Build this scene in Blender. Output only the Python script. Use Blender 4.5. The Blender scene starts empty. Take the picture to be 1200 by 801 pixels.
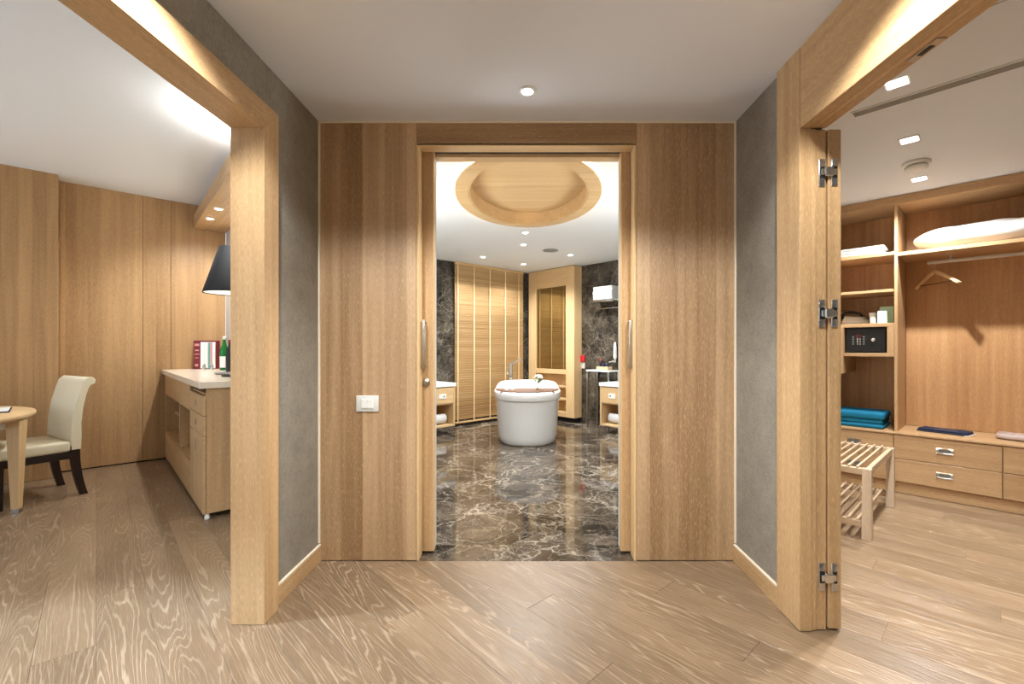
import bpy, bmesh, math, random
from mathutils import Vector, Matrix
random.seed(7)
C = bpy.context.scene.collection
PI = math.pi

# ------------------------------------------------------------------ camera
EYE = 1.274
FPX, CX, CY = 530.0, 618.0, 407.0            # in 1200x801 pixels
cam_d = bpy.data.cameras.new('camera'); cam = bpy.data.objects.new('camera', cam_d); C.objects.link(cam)
cam.location = (0, 0, EYE); cam.rotation_euler = (PI/2, 0, 0)
cam_d.sensor_fit = 'HORIZONTAL'; cam_d.sensor_width = 36.0
cam_d.lens = FPX/1200*36.0
cam_d.shift_x = (600-CX)/1200.0
cam_d.shift_y = (CY-400.5)/1200.0
cam_d.clip_start = 0.05
bpy.context.scene.camera = cam

# ------------------------------------------------------------------ world, exposure
w = bpy.data.worlds.new('world'); bpy.context.scene.world = w; w.use_nodes = True
w.node_tree.nodes['Background'].inputs[0].default_value = (.72, .84, 1.0, 1)
w.node_tree.nodes['Background'].inputs[1].default_value = 1.6
vs = bpy.context.scene.view_settings
vs.view_transform = 'Standard'; vs.look = 'None'; vs.gamma = 1.0; vs.use_curve_mapping = False
vs.exposure = .55

# ------------------------------------------------------------------ the house frame (walls of the rooms run at 43.6 degrees)
BX, BY = .724, .69
TH = math.atan2(BY, BX)
def st(s, t, z=0): return Vector((s*BX - t*BY, s*BY + t*BX, z))

# ------------------------------------------------------------------ node helpers
def newmat(name):
    m = bpy.data.materials.new(name); m.use_nodes = True
    return m, m.node_tree.nodes, m.node_tree.links, m.node_tree.nodes['Principled BSDF']
def lin(c):
    return tuple(((x/255)/12.92 if x/255 <= .04045 else ((x/255+.055)/1.055)**2.4) for x in c) + (1,)
def plain(name, col, rough=.5, metal=0, spec=None, emit=None, trans=0, ior=1.45, coat=0, bump=None):
    m, N, L, P = newmat(name)
    P.inputs['Base Color'].default_value = lin(col); P.inputs['Roughness'].default_value = rough
    P.inputs['Metallic'].default_value = metal; P.inputs['IOR'].default_value = ior
    if trans: P.inputs['Transmission Weight'].default_value = trans
    if coat: P.inputs['Coat Weight'].default_value = coat
    tc = N.new('ShaderNodeTexCoord'); n = N.new('ShaderNodeTexNoise')
    L.new(tc.outputs['Object'], n.inputs['Vector'])
    n.inputs['Scale'].default_value = bump[0] if bump else 60; n.inputs['Detail'].default_value = 4
    mr = N.new('ShaderNodeMapRange'); mr.inputs['To Min'].default_value = max(.02, rough*.88); mr.inputs['To Max'].default_value = min(1, rough*1.12)
    L.new(n.outputs['Fac'], mr.inputs['Value']); L.new(mr.outputs[0], P.inputs['Roughness'])
    if bump:
        b = N.new('ShaderNodeBump'); b.inputs['Strength'].default_value = bump[1]; b.inputs['Distance'].default_value = .004
        L.new(n.outputs['Fac'], b.inputs['Height']); L.new(b.outputs[0], P.inputs['Normal'])
    if emit:
        P.inputs['Emission Color'].default_value = lin(emit[0]); P.inputs['Emission Strength'].default_value = emit[1]
    return m
def math_n(N, L, op, a, b=None, clamp=False):
    n = N.new('ShaderNodeMath'); n.operation = op; n.use_clamp = clamp
    for i, v in enumerate((a, b)):
        if v is None: continue
        if isinstance(v, (int, float)): n.inputs[i].default_value = v
        else: L.new(v, n.inputs[i])
    return n.outputs[0]
def mix_n(N, L, fac, a, b, mode='MIX'):
    n = N.new('ShaderNodeMix'); n.data_type = 'RGBA'; n.blend_type = mode
    if isinstance(fac, (int, float)): n.inputs[0].default_value = fac
    else: L.new(fac, n.inputs[0])
    for i, v in ((6, a), (7, b)):
        if isinstance(v, tuple): n.inputs[i].default_value = v
        else: L.new(v, n.inputs[i])
    return n.outputs[2]
def objcoord(N, L, rnd=True):
    tc = N.new('ShaderNodeTexCoord'); out = tc.outputs['Object']
    oi = N.new('ShaderNodeObjectInfo')
    if rnd:
        va = N.new('ShaderNodeVectorMath'); va.operation = 'MULTIPLY_ADD'
        cx = N.new('ShaderNodeCombineXYZ')
        for i, k in enumerate((37.1, 53.3, 71.9)): L.new(math_n(N, L, 'MULTIPLY', oi.outputs['Random'], k), cx.inputs[i])
        va2 = N.new('ShaderNodeVectorMath'); va2.operation = 'ADD'
        L.new(out, va2.inputs[0]); L.new(cx.outputs[0], va2.inputs[1]); out = va2.outputs[0]
    return out, tc.outputs['Object'], oi
def oak(name, axis, dark, light, leaf=0.0, rough=.45, var=.10, fleck=.4, leafw=.132):
    """limed oak veneer; grain runs along the object's own axis"""
    m, N, L, P = newmat(name)
    co, raw, oi = objcoord(N, L)
    def scaled(along, across, c=co):
        mp = N.new('ShaderNodeMapping'); L.new(c, mp.inputs['Vector'])
        s = [across]*3; s['xyz'.index(axis)] = along; mp.inputs['Scale'].default_value = s
        return mp.outputs[0]
    n1 = N.new('ShaderNodeTexNoise'); L.new(scaled(.9, 26), n1.inputs['Vector']); n1.inputs['Scale'].default_value = 1
    n1.inputs['Detail'].default_value = 6; n1.inputs['Roughness'].default_value = .6; n1.inputs['Distortion'].default_value = .4
    n2 = N.new('ShaderNodeTexNoise'); L.new(scaled(.45, 5), n2.inputs['Vector']); n2.inputs['Scale'].default_value = 1; n2.inputs['Detail'].default_value = 3
    n3 = N.new('ShaderNodeTexNoise'); L.new(scaled(38, 330), n3.inputs['Vector']); n3.inputs['Scale'].default_value = 1; n3.inputs['Detail'].default_value = 2
    f = math_n(N, L, 'ADD', math_n(N, L, 'MULTIPLY', n1.outputs['Fac'], .55), math_n(N, L, 'MULTIPLY', n2.outputs['Fac'], .45))
    if leaf:
        sx = N.new('ShaderNodeSeparateXYZ'); L.new(raw, sx.inputs[0])
        idx = {'z': (0, 1), 'x': (1, 2), 'y': (0, 2)}[axis]
        cc = math_n(N, L, 'ADD', sx.outputs[idx[0]], sx.outputs[idx[1]])
        fl = math_n(N, L, 'FLOOR', math_n(N, L, 'DIVIDE', cc, leafw))
        wn = N.new('ShaderNodeTexWhiteNoise'); wn.noise_dimensions = '1D'; L.new(fl, wn.inputs['W'])
        f = math_n(N, L, 'ADD', f, math_n(N, L, 'MULTIPLY', math_n(N, L, 'SUBTRACT', wn.outputs['Value'], .5), leaf))
    f = math_n(N, L, 'ADD', f, math_n(N, L, 'MULTIPLY', math_n(N, L, 'SUBTRACT', oi.outputs['Random'], .5), var))
    mr = N.new('ShaderNodeMapRange'); L.new(f, mr.inputs['Value']); mr.inputs['From Min'].default_value = .3; mr.inputs['From Max'].default_value = .7
    col = mix_n(N, L, mr.outputs[0], lin(dark), lin(light))
    fk = N.new('ShaderNodeMapRange'); L.new(n3.outputs['Fac'], fk.inputs['Value']); fk.inputs['From Min'].default_value = .55; fk.inputs['From Max'].default_value = .72
    hi = tuple(min(255, c*1.12+12) for c in light)
    col = mix_n(N, L, math_n(N, L, 'MULTIPLY', fk.outputs[0], fleck), col, lin(hi))
    fd = N.new('ShaderNodeMapRange'); L.new(n3.outputs['Fac'], fd.inputs['Value']); fd.inputs['From Min'].default_value = .45; fd.inputs['From Max'].default_value = .3
    lo = tuple(c*.80 for c in dark)
    col = mix_n(N, L, math_n(N, L, 'MULTIPLY', fd.outputs[0], fleck*.7), col, lin(lo))
    L.new(col, P.inputs['Base Color']); P.inputs['Roughness'].default_value = rough
    b = N.new('ShaderNodeBump'); b.inputs['Strength'].default_value = .12; b.inputs['Distance'].default_value = .002
    L.new(n3.outputs['Fac'], b.inputs['Height']); L.new(b.outputs[0], P.inputs['Normal'])
    return m
WALLD, WALLL = (142, 108, 72), (194, 160, 121)
M = {}
M['oak_wall'] = oak('oak_wall', 'z', WALLD, WALLL, leaf=.34)
M['oak_wall_x'] = oak('oak_wall_x', 'x', (138, 104, 68), (176, 142, 102), leaf=.1)
for ax in 'xyz':
    M['oak_'+ax] = oak('oak_trim_'+ax, ax, (160, 123, 80), (203, 166, 120), var=.06, fleck=.4)
    M['pale_'+ax] = oak('oak_pale_'+ax, ax, (202, 164, 114), (226, 193, 144), var=.08, fleck=.25)
    M['ward_'+ax] = oak('oak_wardrobe_'+ax, ax, (168, 130, 88), (206, 168, 124), var=.06, fleck=.25)
M['ring'] = oak('oak_ring', 'x', (206, 164, 108), (232, 196, 144), var=.06, fleck=.2)
M['ward_back'] = oak('oak_wardrobe_back', 'z', (174, 125, 80), (212, 166, 116), leaf=.2, var=.04, fleck=.3, leafw=.2)
M['oak_room'] = oak('oak_bedroom_wall', 'z', (152, 114, 72), (194, 154, 106), leaf=.2, leafw=.09)

def floor_mat():
    m, N, L, P = newmat('limed_oak_floor')
    co, raw, oi = objcoord(N, L)
    mp = N.new('ShaderNodeMapping'); L.new(co, mp.inputs['Vector']); mp.inputs['Scale'].default_value = (6.5, .5, 1)
    n = N.new('ShaderNodeTexNoise'); L.new(mp.outputs[0], n.inputs['Vector']); n.inputs['Scale'].default_value = 1; n.inputs['Detail'].default_value = 1.6; n.inputs['Roughness'].default_value = .35; n.inputs['Distortion'].default_value = .25
    wob = N.new('ShaderNodeTexNoise'); mp2 = N.new('ShaderNodeMapping'); L.new(co, mp2.inputs['Vector']); mp2.inputs['Scale'].default_value = (70, 5, 1)
    L.new(mp2.outputs[0], wob.inputs['Vector']); wob.inputs['Scale'].default_value = 1; wob.inputs['Detail'].default_value = 2
    h = math_n(N, L, 'ADD', math_n(N, L, 'MULTIPLY', n.outputs['Fac'], 31), math_n(N, L, 'MULTIPLY', wob.outputs['Fac'], .9))
    fr = math_n(N, L, 'FRACT', h)
    d = math_n(N, L, 'ABSOLUTE', math_n(N, L, 'SUBTRACT', fr, .5))
    mr = N.new('ShaderNodeMapRange'); mr.interpolation_type = 'SMOOTHSTEP'; L.new(d, mr.inputs['Value']); mr.inputs['From Min'].default_value = .17; mr.inputs['From Max'].default_value = .03
    pores = N.new('ShaderNodeTexNoise'); mp3 = N.new('ShaderNodeMapping'); L.new(co, mp3.inputs['Vector']); mp3.inputs['Scale'].default_value = (230, 9, 1)
    L.new(mp3.outputs[0], pores.inputs['Vector']); pores.inputs['Scale'].default_value = 1; pores.inputs['Detail'].default_value = 3
    br = N.new('ShaderNodeTexNoise'); mp4 = N.new('ShaderNodeMapping'); L.new(co, mp4.inputs['Vector']); mp4.inputs['Scale'].default_value = (6, 1.2, 1)
    L.new(mp4.outputs[0], br.inputs['Vector']); br.inputs['Scale'].default_value = 1; br.inputs['Detail'].default_value = 3
    amt = N.new('ShaderNodeMapRange'); L.new(br.outputs['Fac'], amt.inputs['Value']); amt.inputs['From Min'].default_value = .35; amt.inputs['From Max'].default_value = .68
    amt.inputs['To Min'].default_value = .12; amt.inputs['To Max'].default_value = .52
    base = mix_n(N, L, br.outputs['Fac'], lin((107, 85, 62)), lin((143, 117, 89)))
    v = math_n(N, L, 'MULTIPLY_ADD', oi.outputs['Random'], .34)
    vn = v.node; vn.inputs[2].default_value = .86
    g = N.new('ShaderNodeCombineColor'); [L.new(v, g.inputs[i]) for i in range(3)]
    base = mix_n(N, L, 1.0, base, g.outputs[0], 'MULTIPLY')
    pl = N.new('ShaderNodeMapRange'); L.new(pores.outputs['Fac'], pl.inputs['Value']); pl.inputs['From Min'].default_value = .5; pl.inputs['From Max'].default_value = .75
    base = mix_n(N, L, math_n(N, L, 'MULTIPLY', pl.outputs[0], .35), base, lin((182, 156, 126)))
    col = mix_n(N, L, math_n(N, L, 'MULTIPLY', mr.outputs[0], amt.outputs[0]), base, lin((196, 172, 143)))
    L.new(col, P.inputs['Base Color'])
    P.inputs['Roughness'].default_value = .31
    b = N.new('ShaderNodeBump'); b.inputs['Strength'].default_value = .25; b.inputs['Distance'].default_value = .003
    L.new(math_n(N, L, 'ADD', mr.outputs[0], pores.outputs['Fac']), b.inputs['Height']); L.new(b.outputs[0], P.inputs['Normal'])
    return m
M['floor'] = floor_mat()
def marble(name, rough, scale, base=((40, 33, 27), (106, 92, 77)), vein=(214, 200, 178)):
    m, N, L, P = newmat(name)
    co, raw, oi = objcoord(N, L)
    d = N.new('ShaderNodeTexNoise'); L.new(co, d.inputs['Vector']); d.inputs['Scale'].default_value = 2.2*scale; d.inputs['Detail'].default_value = 9; d.inputs['Roughness'].default_value = .62
    va = N.new('ShaderNodeVectorMath'); va.operation = 'MULTIPLY_ADD'
    L.new(d.outputs['Color'], va.inputs[0]); va.inputs[1].default_value = (.62/scale,)*3; L.new(co, va.inputs[2])
    n = N.new('ShaderNodeTexNoise'); L.new(va.outputs[0], n.inputs['Vector']); n.inputs['Scale'].default_value = 2.4*scale; n.inputs['Detail'].default_value = 8; n.inputs['Roughness'].default_value = .62
    mr = N.new('ShaderNodeMapRange'); L.new(n.outputs['Fac'], mr.inputs['Value']); mr.inputs['From Min'].default_value = .36; mr.inputs['From Max'].default_value = .66
    col = mix_n(N, L, mr.outputs[0], lin(base[0]), lin(base[1]))
    tot = None
    for sc, wd, st_ in ((3.0*scale, .026, .9), (9*scale, .04, .6), (1.3*scale, .016, 1.0)):
        vo = N.new('ShaderNodeTexVoronoi'); vo.feature = 'DISTANCE_TO_EDGE'; vo.inputs['Scale'].default_value = sc
        L.new(va.outputs[0], vo.inputs['Vector'])
        v1 = N.new('ShaderNodeMapRange'); L.new(vo.outputs['Distance'], v1.inputs['Value']); v1.inputs['From Min'].default_value = wd; v1.inputs['From Max'].default_value = 0
        k = math_n(N, L, 'MULTIPLY', math_n(N, L, 'MULTIPLY', v1.outputs[0], st_), math_n(N, L, 'MULTIPLY', n.outputs['Fac'], 1.3))
        tot = k if tot is None else math_n(N, L, 'MAXIMUM', tot, k)
    bl = N.new('ShaderNodeTexNoise'); L.new(co, bl.inputs['Vector']); bl.inputs['Scale'].default_value = 1.7*scale; bl.inputs['Detail'].default_value = 4
    b2 = N.new('ShaderNodeMapRange'); L.new(bl.outputs['Fac'], b2.inputs['Value']); b2.inputs['From Min'].default_value = .4; b2.inputs['From Max'].default_value = .7
    tot = math_n(N, L, 'MULTIPLY', tot, math_n(N, L, 'ADD', math_n(N, L, 'MULTIPLY', b2.outputs[0], 1.0), .28), True)
    col = mix_n(N, L, tot, col, lin(vein))
    L.new(col, P.inputs['Base Color']); P.inputs['Roughness'].default_value = rough
    return m
M['marble_floor'] = marble('marble_floor', .07, 1.0)
M['marble_wall'] = marble('marble_wall', .12, 2.3, ((34, 30, 25), (88, 79, 67)), (170, 158, 140))
def weave(name, c1, c2):
    m, N, L, P = newmat(name)
    co, raw, oi = objcoord(N, L, False)
    n = N.new('ShaderNodeTexNoise'); L.new(co, n.inputs['Vector']); n.inputs['Scale'].default_value = 9; n.inputs['Detail'].default_value = 8; n.inputs['Roughness'].default_value = .7
    mp = N.new('ShaderNodeMapping'); L.new(co, mp.inputs['Vector']); mp.inputs['Scale'].default_value = (260, 260, 40)
    n2 = N.new('ShaderNodeTexNoise'); L.new(mp.outputs[0], n2.inputs['Vector']); n2.inputs['Scale'].default_value = 1
    mp3 = N.new('ShaderNodeMapping'); L.new(co, mp3.inputs['Vector']); mp3.inputs['Scale'].default_value = (40, 40, 260)
    n3 = N.new('ShaderNodeTexNoise'); L.new(mp3.outputs[0], n3.inputs['Vector']); n3.inputs['Scale'].default_value = 1
    f = math_n(N, L, 'ADD', math_n(N, L, 'MULTIPLY', n.outputs['Fac'], .4), math_n(N, L, 'MULTIPLY', math_n(N, L, 'ADD', n2.outputs['Fac'], n3.outputs['Fac']), .3))
    mr = N.new('ShaderNodeMapRange'); L.new(f, mr.inputs['Value']); mr.inputs['From Min'].default_value = .35; mr.inputs['From Max'].default_value = .65
    L.new(mix_n(N, L, mr.outputs[0], lin(c1), lin(c2)), P.inputs['Base Color']); P.inputs['Roughness'].default_value = .8
    b = N.new('ShaderNodeBump'); b.inputs['Strength'].default_value = .2; b.inputs['Distance'].default_value = .002
    L.new(f, b.inputs['Height']); L.new(b.outputs[0], P.inputs['Normal'])
    return m
M['wallpaper'] = weave('grey_wallpaper', (116, 107, 93), (152, 142, 126))
M['ceiling'] = plain('ceiling_paint', (222, 223, 225), .9, bump=(180, .05))
M['white_paint'] = plain('white_paint', (236, 235, 231), .8)
M['beige_paint'] = plain('beige_paint', (205, 198, 186), .8)
M['bead'] = plain('pale_bead', (226, 212, 186), .5)
M['chrome'] = plain('chrome', (215, 215, 212), .12, 1)
M['nickel'] = plain('brushed_nickel', (186, 178, 165), .32, 1)
M['rail'] = plain('satin_rail', (214, 204, 190), .5, .6)
M['steel'] = plain('satin_steel', (196, 196, 196), .28, 1)
M['black'] = plain('black_plastic', (20, 20, 21), .4)
M['black_matt'] = plain('black_gap', (12, 10, 9), .8)
M['joint'] = plain('pale_joint', (128, 106, 83), .7)
M['shade'] = plain('black_lampshade', (15, 14, 14), .75, bump=(300, .1))
M['leather'] = plain('cream_leather', (234, 224, 194), .38, bump=(160, .12))
M['wenge'] = plain('wenge_wood', (38, 24, 18), .35, bump=(90, .1))
M['ceramic'] = plain('white_ceramic', (238, 237, 233), .14, coat=.3)
M['towel'] = plain('white_towel', (222, 221, 218), .95, bump=(420, .6))
M['linen'] = plain('white_linen', (226, 222, 216), .9, bump=(45, .25))
M['teal'] = plain('teal_cloth', (10, 112, 146), .85, bump=(300, .4))
M['navy'] = plain('navy_cloth', (34, 40, 66), .8, bump=(250, .3))
M['plastic'] = plain('white_plastic', (232, 229, 220), .4)
M['plastic2'] = plain('white_plastic_frame', (214, 212, 204), .4)
M['counter'] = plain('cream_stone', (226, 210, 188), .22, bump=(24, .02))
M['white_stone'] = plain('white_stone', (240, 238, 232), .2)
M['led'] = plain('downlight_lens', (255, 250, 240), .4, emit=((255, 250, 242), 7))
M['cove'] = plain('cove_light_strip', (255, 246, 230), .4, emit=((255, 240, 214), 22))
M['bulb'] = plain('lamp_bulb', (255, 246, 230), .4, emit=((255, 238, 210), 25))
M['blind'] = oak('blind_wood', 'x', (200, 158, 104), (230, 196, 144), var=.12, fleck=.1, rough=.4)
M['tape'] = plain('blind_tape', (226, 198, 150), .8)
M['mirror'] = plain('bronze_mirror', (176, 166, 136), .03, 1)
M['green_glass'] = plain('green_glass', (24, 140, 60), .06, trans=.6)
M['clear_glass'] = plain('clear_glass', (245, 248, 248), .03, trans=1.0)
M['paper'] = plain('white_paper', (240, 238, 232), .7)
M['red'] = plain('red_plastic', (206, 40, 44), .45)
M['maroon'] = plain('maroon_card', (120, 32, 42), .55)
M['mint'] = plain('mint_card', (176, 204, 172), .6)
M['mint2'] = plain('pale_mint_card', (214, 232, 216), .6)
M['tealcard'] = plain('grey_teal_card', (118, 158, 156), .6)
M['pinkcard'] = plain('pink_card', (214, 150, 138), .6)
M['bagfilm'] = plain('silvery_bag', (184, 164, 156), .28, bump=(30, .6))
M['silvergrey'] = plain('grey_display', (122, 120, 114), .4)
M['display'] = plain('red_display', (90, 18, 16), .3)
M['caddy'] = oak('caddy_wood', 'x', (88, 56, 36), (128, 88, 58), fleck=.2)
M['leafgreen'] = plain('leaf_green', (110, 140, 84), .6)
M['petal'] = plain('white_petal', (232, 236, 220), .7)
M['vent'] = plain('vent_grey', (150, 146, 140), .6)
M['bench'] = oak('bench_oak', 'z', (176, 150, 122), (214, 192, 164), fleck=.3)
M['bench_x'] = oak('bench_oak_x', 'x', (172, 144, 112), (206, 180, 148), fleck=.3)
M['bench_y'] = oak('bench_oak_y', 'y', (172, 144, 112), (206, 180, 148), fleck=.3)
M['beige_card'] = plain('beige_box', (206, 180, 140), .7)
M['window_glass'] = plain('window_glass', (250, 252, 255), .02, trans=1.0)

# ------------------------------------------------------------------ mesh helpers
class MB:
    def __init__(self): self.bm = bmesh.new()
    def add(self, verts, faces, smooth=False):
        vs_ = [self.bm.verts.new(v) for v in verts]
        for f in faces:
            try:
                q = self.bm.faces.new([vs_[i] for i in f]); q.smooth = smooth
            except ValueError: pass
        return self
    def box(self, x0, x1, y0, y1, z0, z1, bev=0.0, seg=1, mtx=None):
        b = bmesh.new()
        bmesh.ops.create_cube(b, size=1)
        for v in b.verts:
            v.co = Vector(((x0+x1)/2+v.co.x*(x1-x0), (y0+y1)/2+v.co.y*(y1-y0), (z0+z1)/2+v.co.z*(z1-z0)))
        if bev > 0:
            bev = min(bev, .45*min(abs(x1-x0), abs(y1-y0), abs(z1-z0)))
            bmesh.ops.bevel(b, geom=list(b.edges), offset=bev, segments=seg, affect='EDGES', profile=.5)
        self.merge(b, mtx, seg > 1); return self
    def merge(self, b, mtx=None, smooth=False):
        if mtx is not None: bmesh.ops.transform(b, matrix=mtx, verts=b.verts)
        me = bpy.data.meshes.new('tmp')
        if smooth:
            for f in b.faces: f.smooth = True
        b.to_mesh(me); b.free(); self.bm.from_mesh(me); bpy.data.meshes.remove(me)
    def prism(self, poly, axis, a0, a1):
        """extrude a 2D polygon along an axis ('x': poly=(y,z); 'y': poly=(x,z); 'z': poly=(x,y))"""
        n = len(poly)
        def P(p, h): return {'x': (h, p[0], p[1]), 'y': (p[0], h, p[1]), 'z': (p[0], p[1], h)}[axis]
        self.add([P(p, a0) for p in poly]+[P(p, a1) for p in poly],
                 [tuple(range(n))[::-1], tuple(range(n, 2*n))]+[(i, (i+1) % n, n+(i+1) % n, n+i) for i in range(n)])
        bmesh.ops.recalc_face_normals(self.bm, faces=self.bm.faces); return self
    def lathe(self, prof, cx=0, cy=0, seg=24, sx=1, sy=1, cap=True, power=2.0):
        vs_, fs = [], []
        for r, z in prof:
            for k in range(seg):
                a = 2*PI*k/seg; c, s = math.cos(a), math.sin(a)
                if power != 2.0:
                    c = math.copysign(abs(c)**(2/power), c); s = math.copysign(abs(s)**(2/power), s)
                vs_.append((cx+r*sx*c, cy+r*sy*s, z))
        n = len(prof)
        for i in range(n-1):
            for k in range(seg):
                fs.append((i*seg+k, i*seg+(k+1) % seg, (i+1)*seg+(k+1) % seg, (i+1)*seg+k))
        if cap:
            fs.append(tuple(range(seg))[::-1]); fs.append(tuple((n-1)*seg+k for k in range(seg)))
        self.add(vs_, fs, True); return self
    def tube(self, pts, r, seg=10, closed=False):
        pts = [Vector(p) for p in pts]; n = len(pts); vs_, fs = [], []
        up = None
        for i, p in enumerate(pts):
            a = pts[i-1] if i > 0 else (pts[-1] if closed else p); b = pts[i+1] if i < n-1 else (pts[0] if closed else p)
            d = (b-a).normalized()
            if up is None:
                up = Vector((0, 0, 1)) if abs(d.z) < .9 else Vector((1, 0, 0))
            x = d.cross(up).normalized(); y = x.cross(d).normalized(); up = y
            rr = r[i] if isinstance(r, (list, tuple)) else r
            for k in range(seg):
                an = 2*PI*k/seg; vs_.append(p+x*math.cos(an)*rr+y*math.sin(an)*rr)
        m = n if closed else n-1
        for i in range(m):
            j = (i+1) % n
            for k in range(seg): fs.append((i*seg+k, i*seg+(k+1) % seg, j*seg+(k+1) % seg, j*seg+k))
        if not closed:
            fs.append(tuple(range(seg))[::-1]); fs.append(tuple((n-1)*seg+k for k in range(seg)))
        self.add(vs_, fs, True); return self
    def build(self, name, mat, parent=None, loc=None, rot=None):
        bmesh.ops.recalc_face_normals(self.bm, faces=self.bm.faces)
        me = bpy.data.meshes.new(name); self.bm.to_mesh(me); self.bm.free(); me.materials.append(mat)
        o = bpy.data.objects.new(name, me); C.objects.link(o)
        if parent is not None: o.parent = parent
        if loc is not None: o.location = loc
        if rot is not None: o.rotation_euler = rot if isinstance(rot, tuple) else (0, 0, rot)
        return o
def box(name, mat, parent, *d, bev=.002, seg=1, loc=None, rot=None):
    return MB().box(*d, bev=bev, seg=seg).build(name, mat, parent, loc, rot)
def thing(name, label, cat, loc=(0, 0, 0), rz=0, group=None):
    o = bpy.data.objects.new(name, None); C.objects.link(o); o.location = loc; o.rotation_euler = (0, 0, rz)
    o.empty_display_size = .1
    return tag(o, label, cat, group)
def tag(o, label, cat, group=None):
    o['label'] = label; o['category'] = cat
    if group: o['group'] = group
    return o
def struct(o, label=None, cat=None):
    o['kind'] = 'structure'
    if label: o['label'] = label
    if cat: o['category'] = cat
    return o
def copy_tree(o, parent=None):
    c = o.copy(); C.objects.link(c)
    if parent is not None: c.parent = parent
    for ch in list(o.children): copy_tree(ch, c)
    return c
def clip(poly, fn):
    """clip polygon to fn(x,y) >= 0"""
    out = []
    for i in range(len(poly)):
        p, q = poly[i], poly[(i+1) % len(poly)]; a, b = fn(*p), fn(*q)
        if a >= 0: out.append(p)
        if (a >= 0) != (b >= 0):
            k = a/(a-b); out.append((p[0]+(q[0]-p[0])*k, p[1]+(q[1]-p[1])*k))
    return out
def softbox(name, mat, parent, sx, sy, sz, e1=.35, e2=.3, nu=40, nv=20, warp=0, loc=None, rot=None, seed=0):
    """superellipsoid with a flat-ish underside: pillows and folded cloth"""
    rnd = random.Random(seed); ph = [rnd.uniform(0, 6) for _ in range(6)]
    def pw(v, e): return math.copysign(abs(v)**e, v)
    vs_, fs = [], []
    for i in range(nv+1):
        la = -PI/2+PI*i/nv
        for k in range(nu):
            lo = 2*PI*k/nu
            x = sx/2*pw(math.cos(la), e1)*pw(math.cos(lo), e2); y = sy/2*pw(math.cos(la), e1)*pw(math.sin(lo), e2); z = sz/2*pw(math.sin(la), e1)
            if warp:
                z += warp*(math.sin(x*17+ph[0])+math.sin(y*23+ph[1]+x*9)+math.sin((x+y)*31+ph[2]))*.5*(1 if z > 0 else .0)
                x += warp*.6*math.sin(y*19+z*40+ph[3]); y += warp*.6*math.sin(x*21+z*33+ph[4])
            vs_.append((x, y, z+sz/2))
    for i in range(nv):
        for k in range(nu): fs.append((i*nu+k, i*nu+(k+1) % nu, (i+1)*nu+(k+1) % nu, (i+1)*nu+k))
    b = MB().add(vs_, fs, True); bmesh.ops.remove_doubles(b.bm, verts=b.bm.verts, dist=1e-5)
    return b.build(name, mat, parent, loc, rot)
def folded(sx, sy, sz, layers, seed=0):
    """a cloth folded in layers: each layer a U-shaped slab, the fold at +x"""
    b = MB(); h = sz/layers; rnd = random.Random(seed)
    for i in range(layers):
        j = [rnd.uniform(-.006, .006) for _ in range(4)]
        b.box(-sx/2+j[0], sx/2+j[1], -sy/2+j[2], sy/2+j[3], i*h+.0005, (i+1)*h-.0005, bev=h*.42, seg=3)
    return b

# ------------------------------------------------------------------ lamps
def spot(name, loc, watts, ang, blend=.6, col=(1, .90, .78), size=.04, aim=(0, 0, -1)):
    d = bpy.data.lights.new(name, 'SPOT'); d.energy = watts; d.spot_size = math.radians(ang); d.spot_blend = blend; d.color = col; d.shadow_soft_size = size
    o = bpy.data.objects.new(name, d); C.objects.link(o); o.location = loc
    o.rotation_euler = Vector(aim).to_track_quat('-Z', 'Y').to_euler()
    return o
def area(name, loc, watts, sx, sy, aim=(0, 0, -1), col=(1, .93, .84)):
    d = bpy.data.lights.new(name, 'AREA'); d.shape = 'RECTANGLE'; d.size = sx; d.size_y = sy; d.energy = watts; d.color = col
    o = bpy.data.objects.new(name, d); C.objects.link(o); o.location = loc
    o.rotation_euler = Vector(aim).to_track_quat('-Z', 'Y').to_euler()
    return o
def downlight(loc, label, watts, ang, group, r=.035, square=False, rz=0, blend=.7, col=(.94, .975, 1), size=.03):
    t = thing('downlight', label, 'light', loc, rz, group)
    if square:
        box('bezel', M['white_paint'], t, -r*1.25, r*1.25, -r*1.25, r*1.25, -.006, 0, bev=.002)
        box('lens', M['led'], t, -r, r, -r, r, -.009, -.0055, bev=.002)
    else:
        MB().lathe([(r*1.5, 0), (r*1.5, -.004), (r*1.35, -.007), (r*1.05, -.007)], seg=28).build('bezel', M['white_paint'], t)
        MB().lathe([(r, -.006), (r, -.009), (r*.7, -.011)], seg=24).build('lens', M['led'], t)
    spot('downlight_lamp', (loc[0], loc[1], loc[2]-.03), watts, ang, blend, col, size)
    return t

HALL, LEFT, BATH = 2.62, 2.97, 2.665
FLY = 2.70          # front face of the oak door wall

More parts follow.
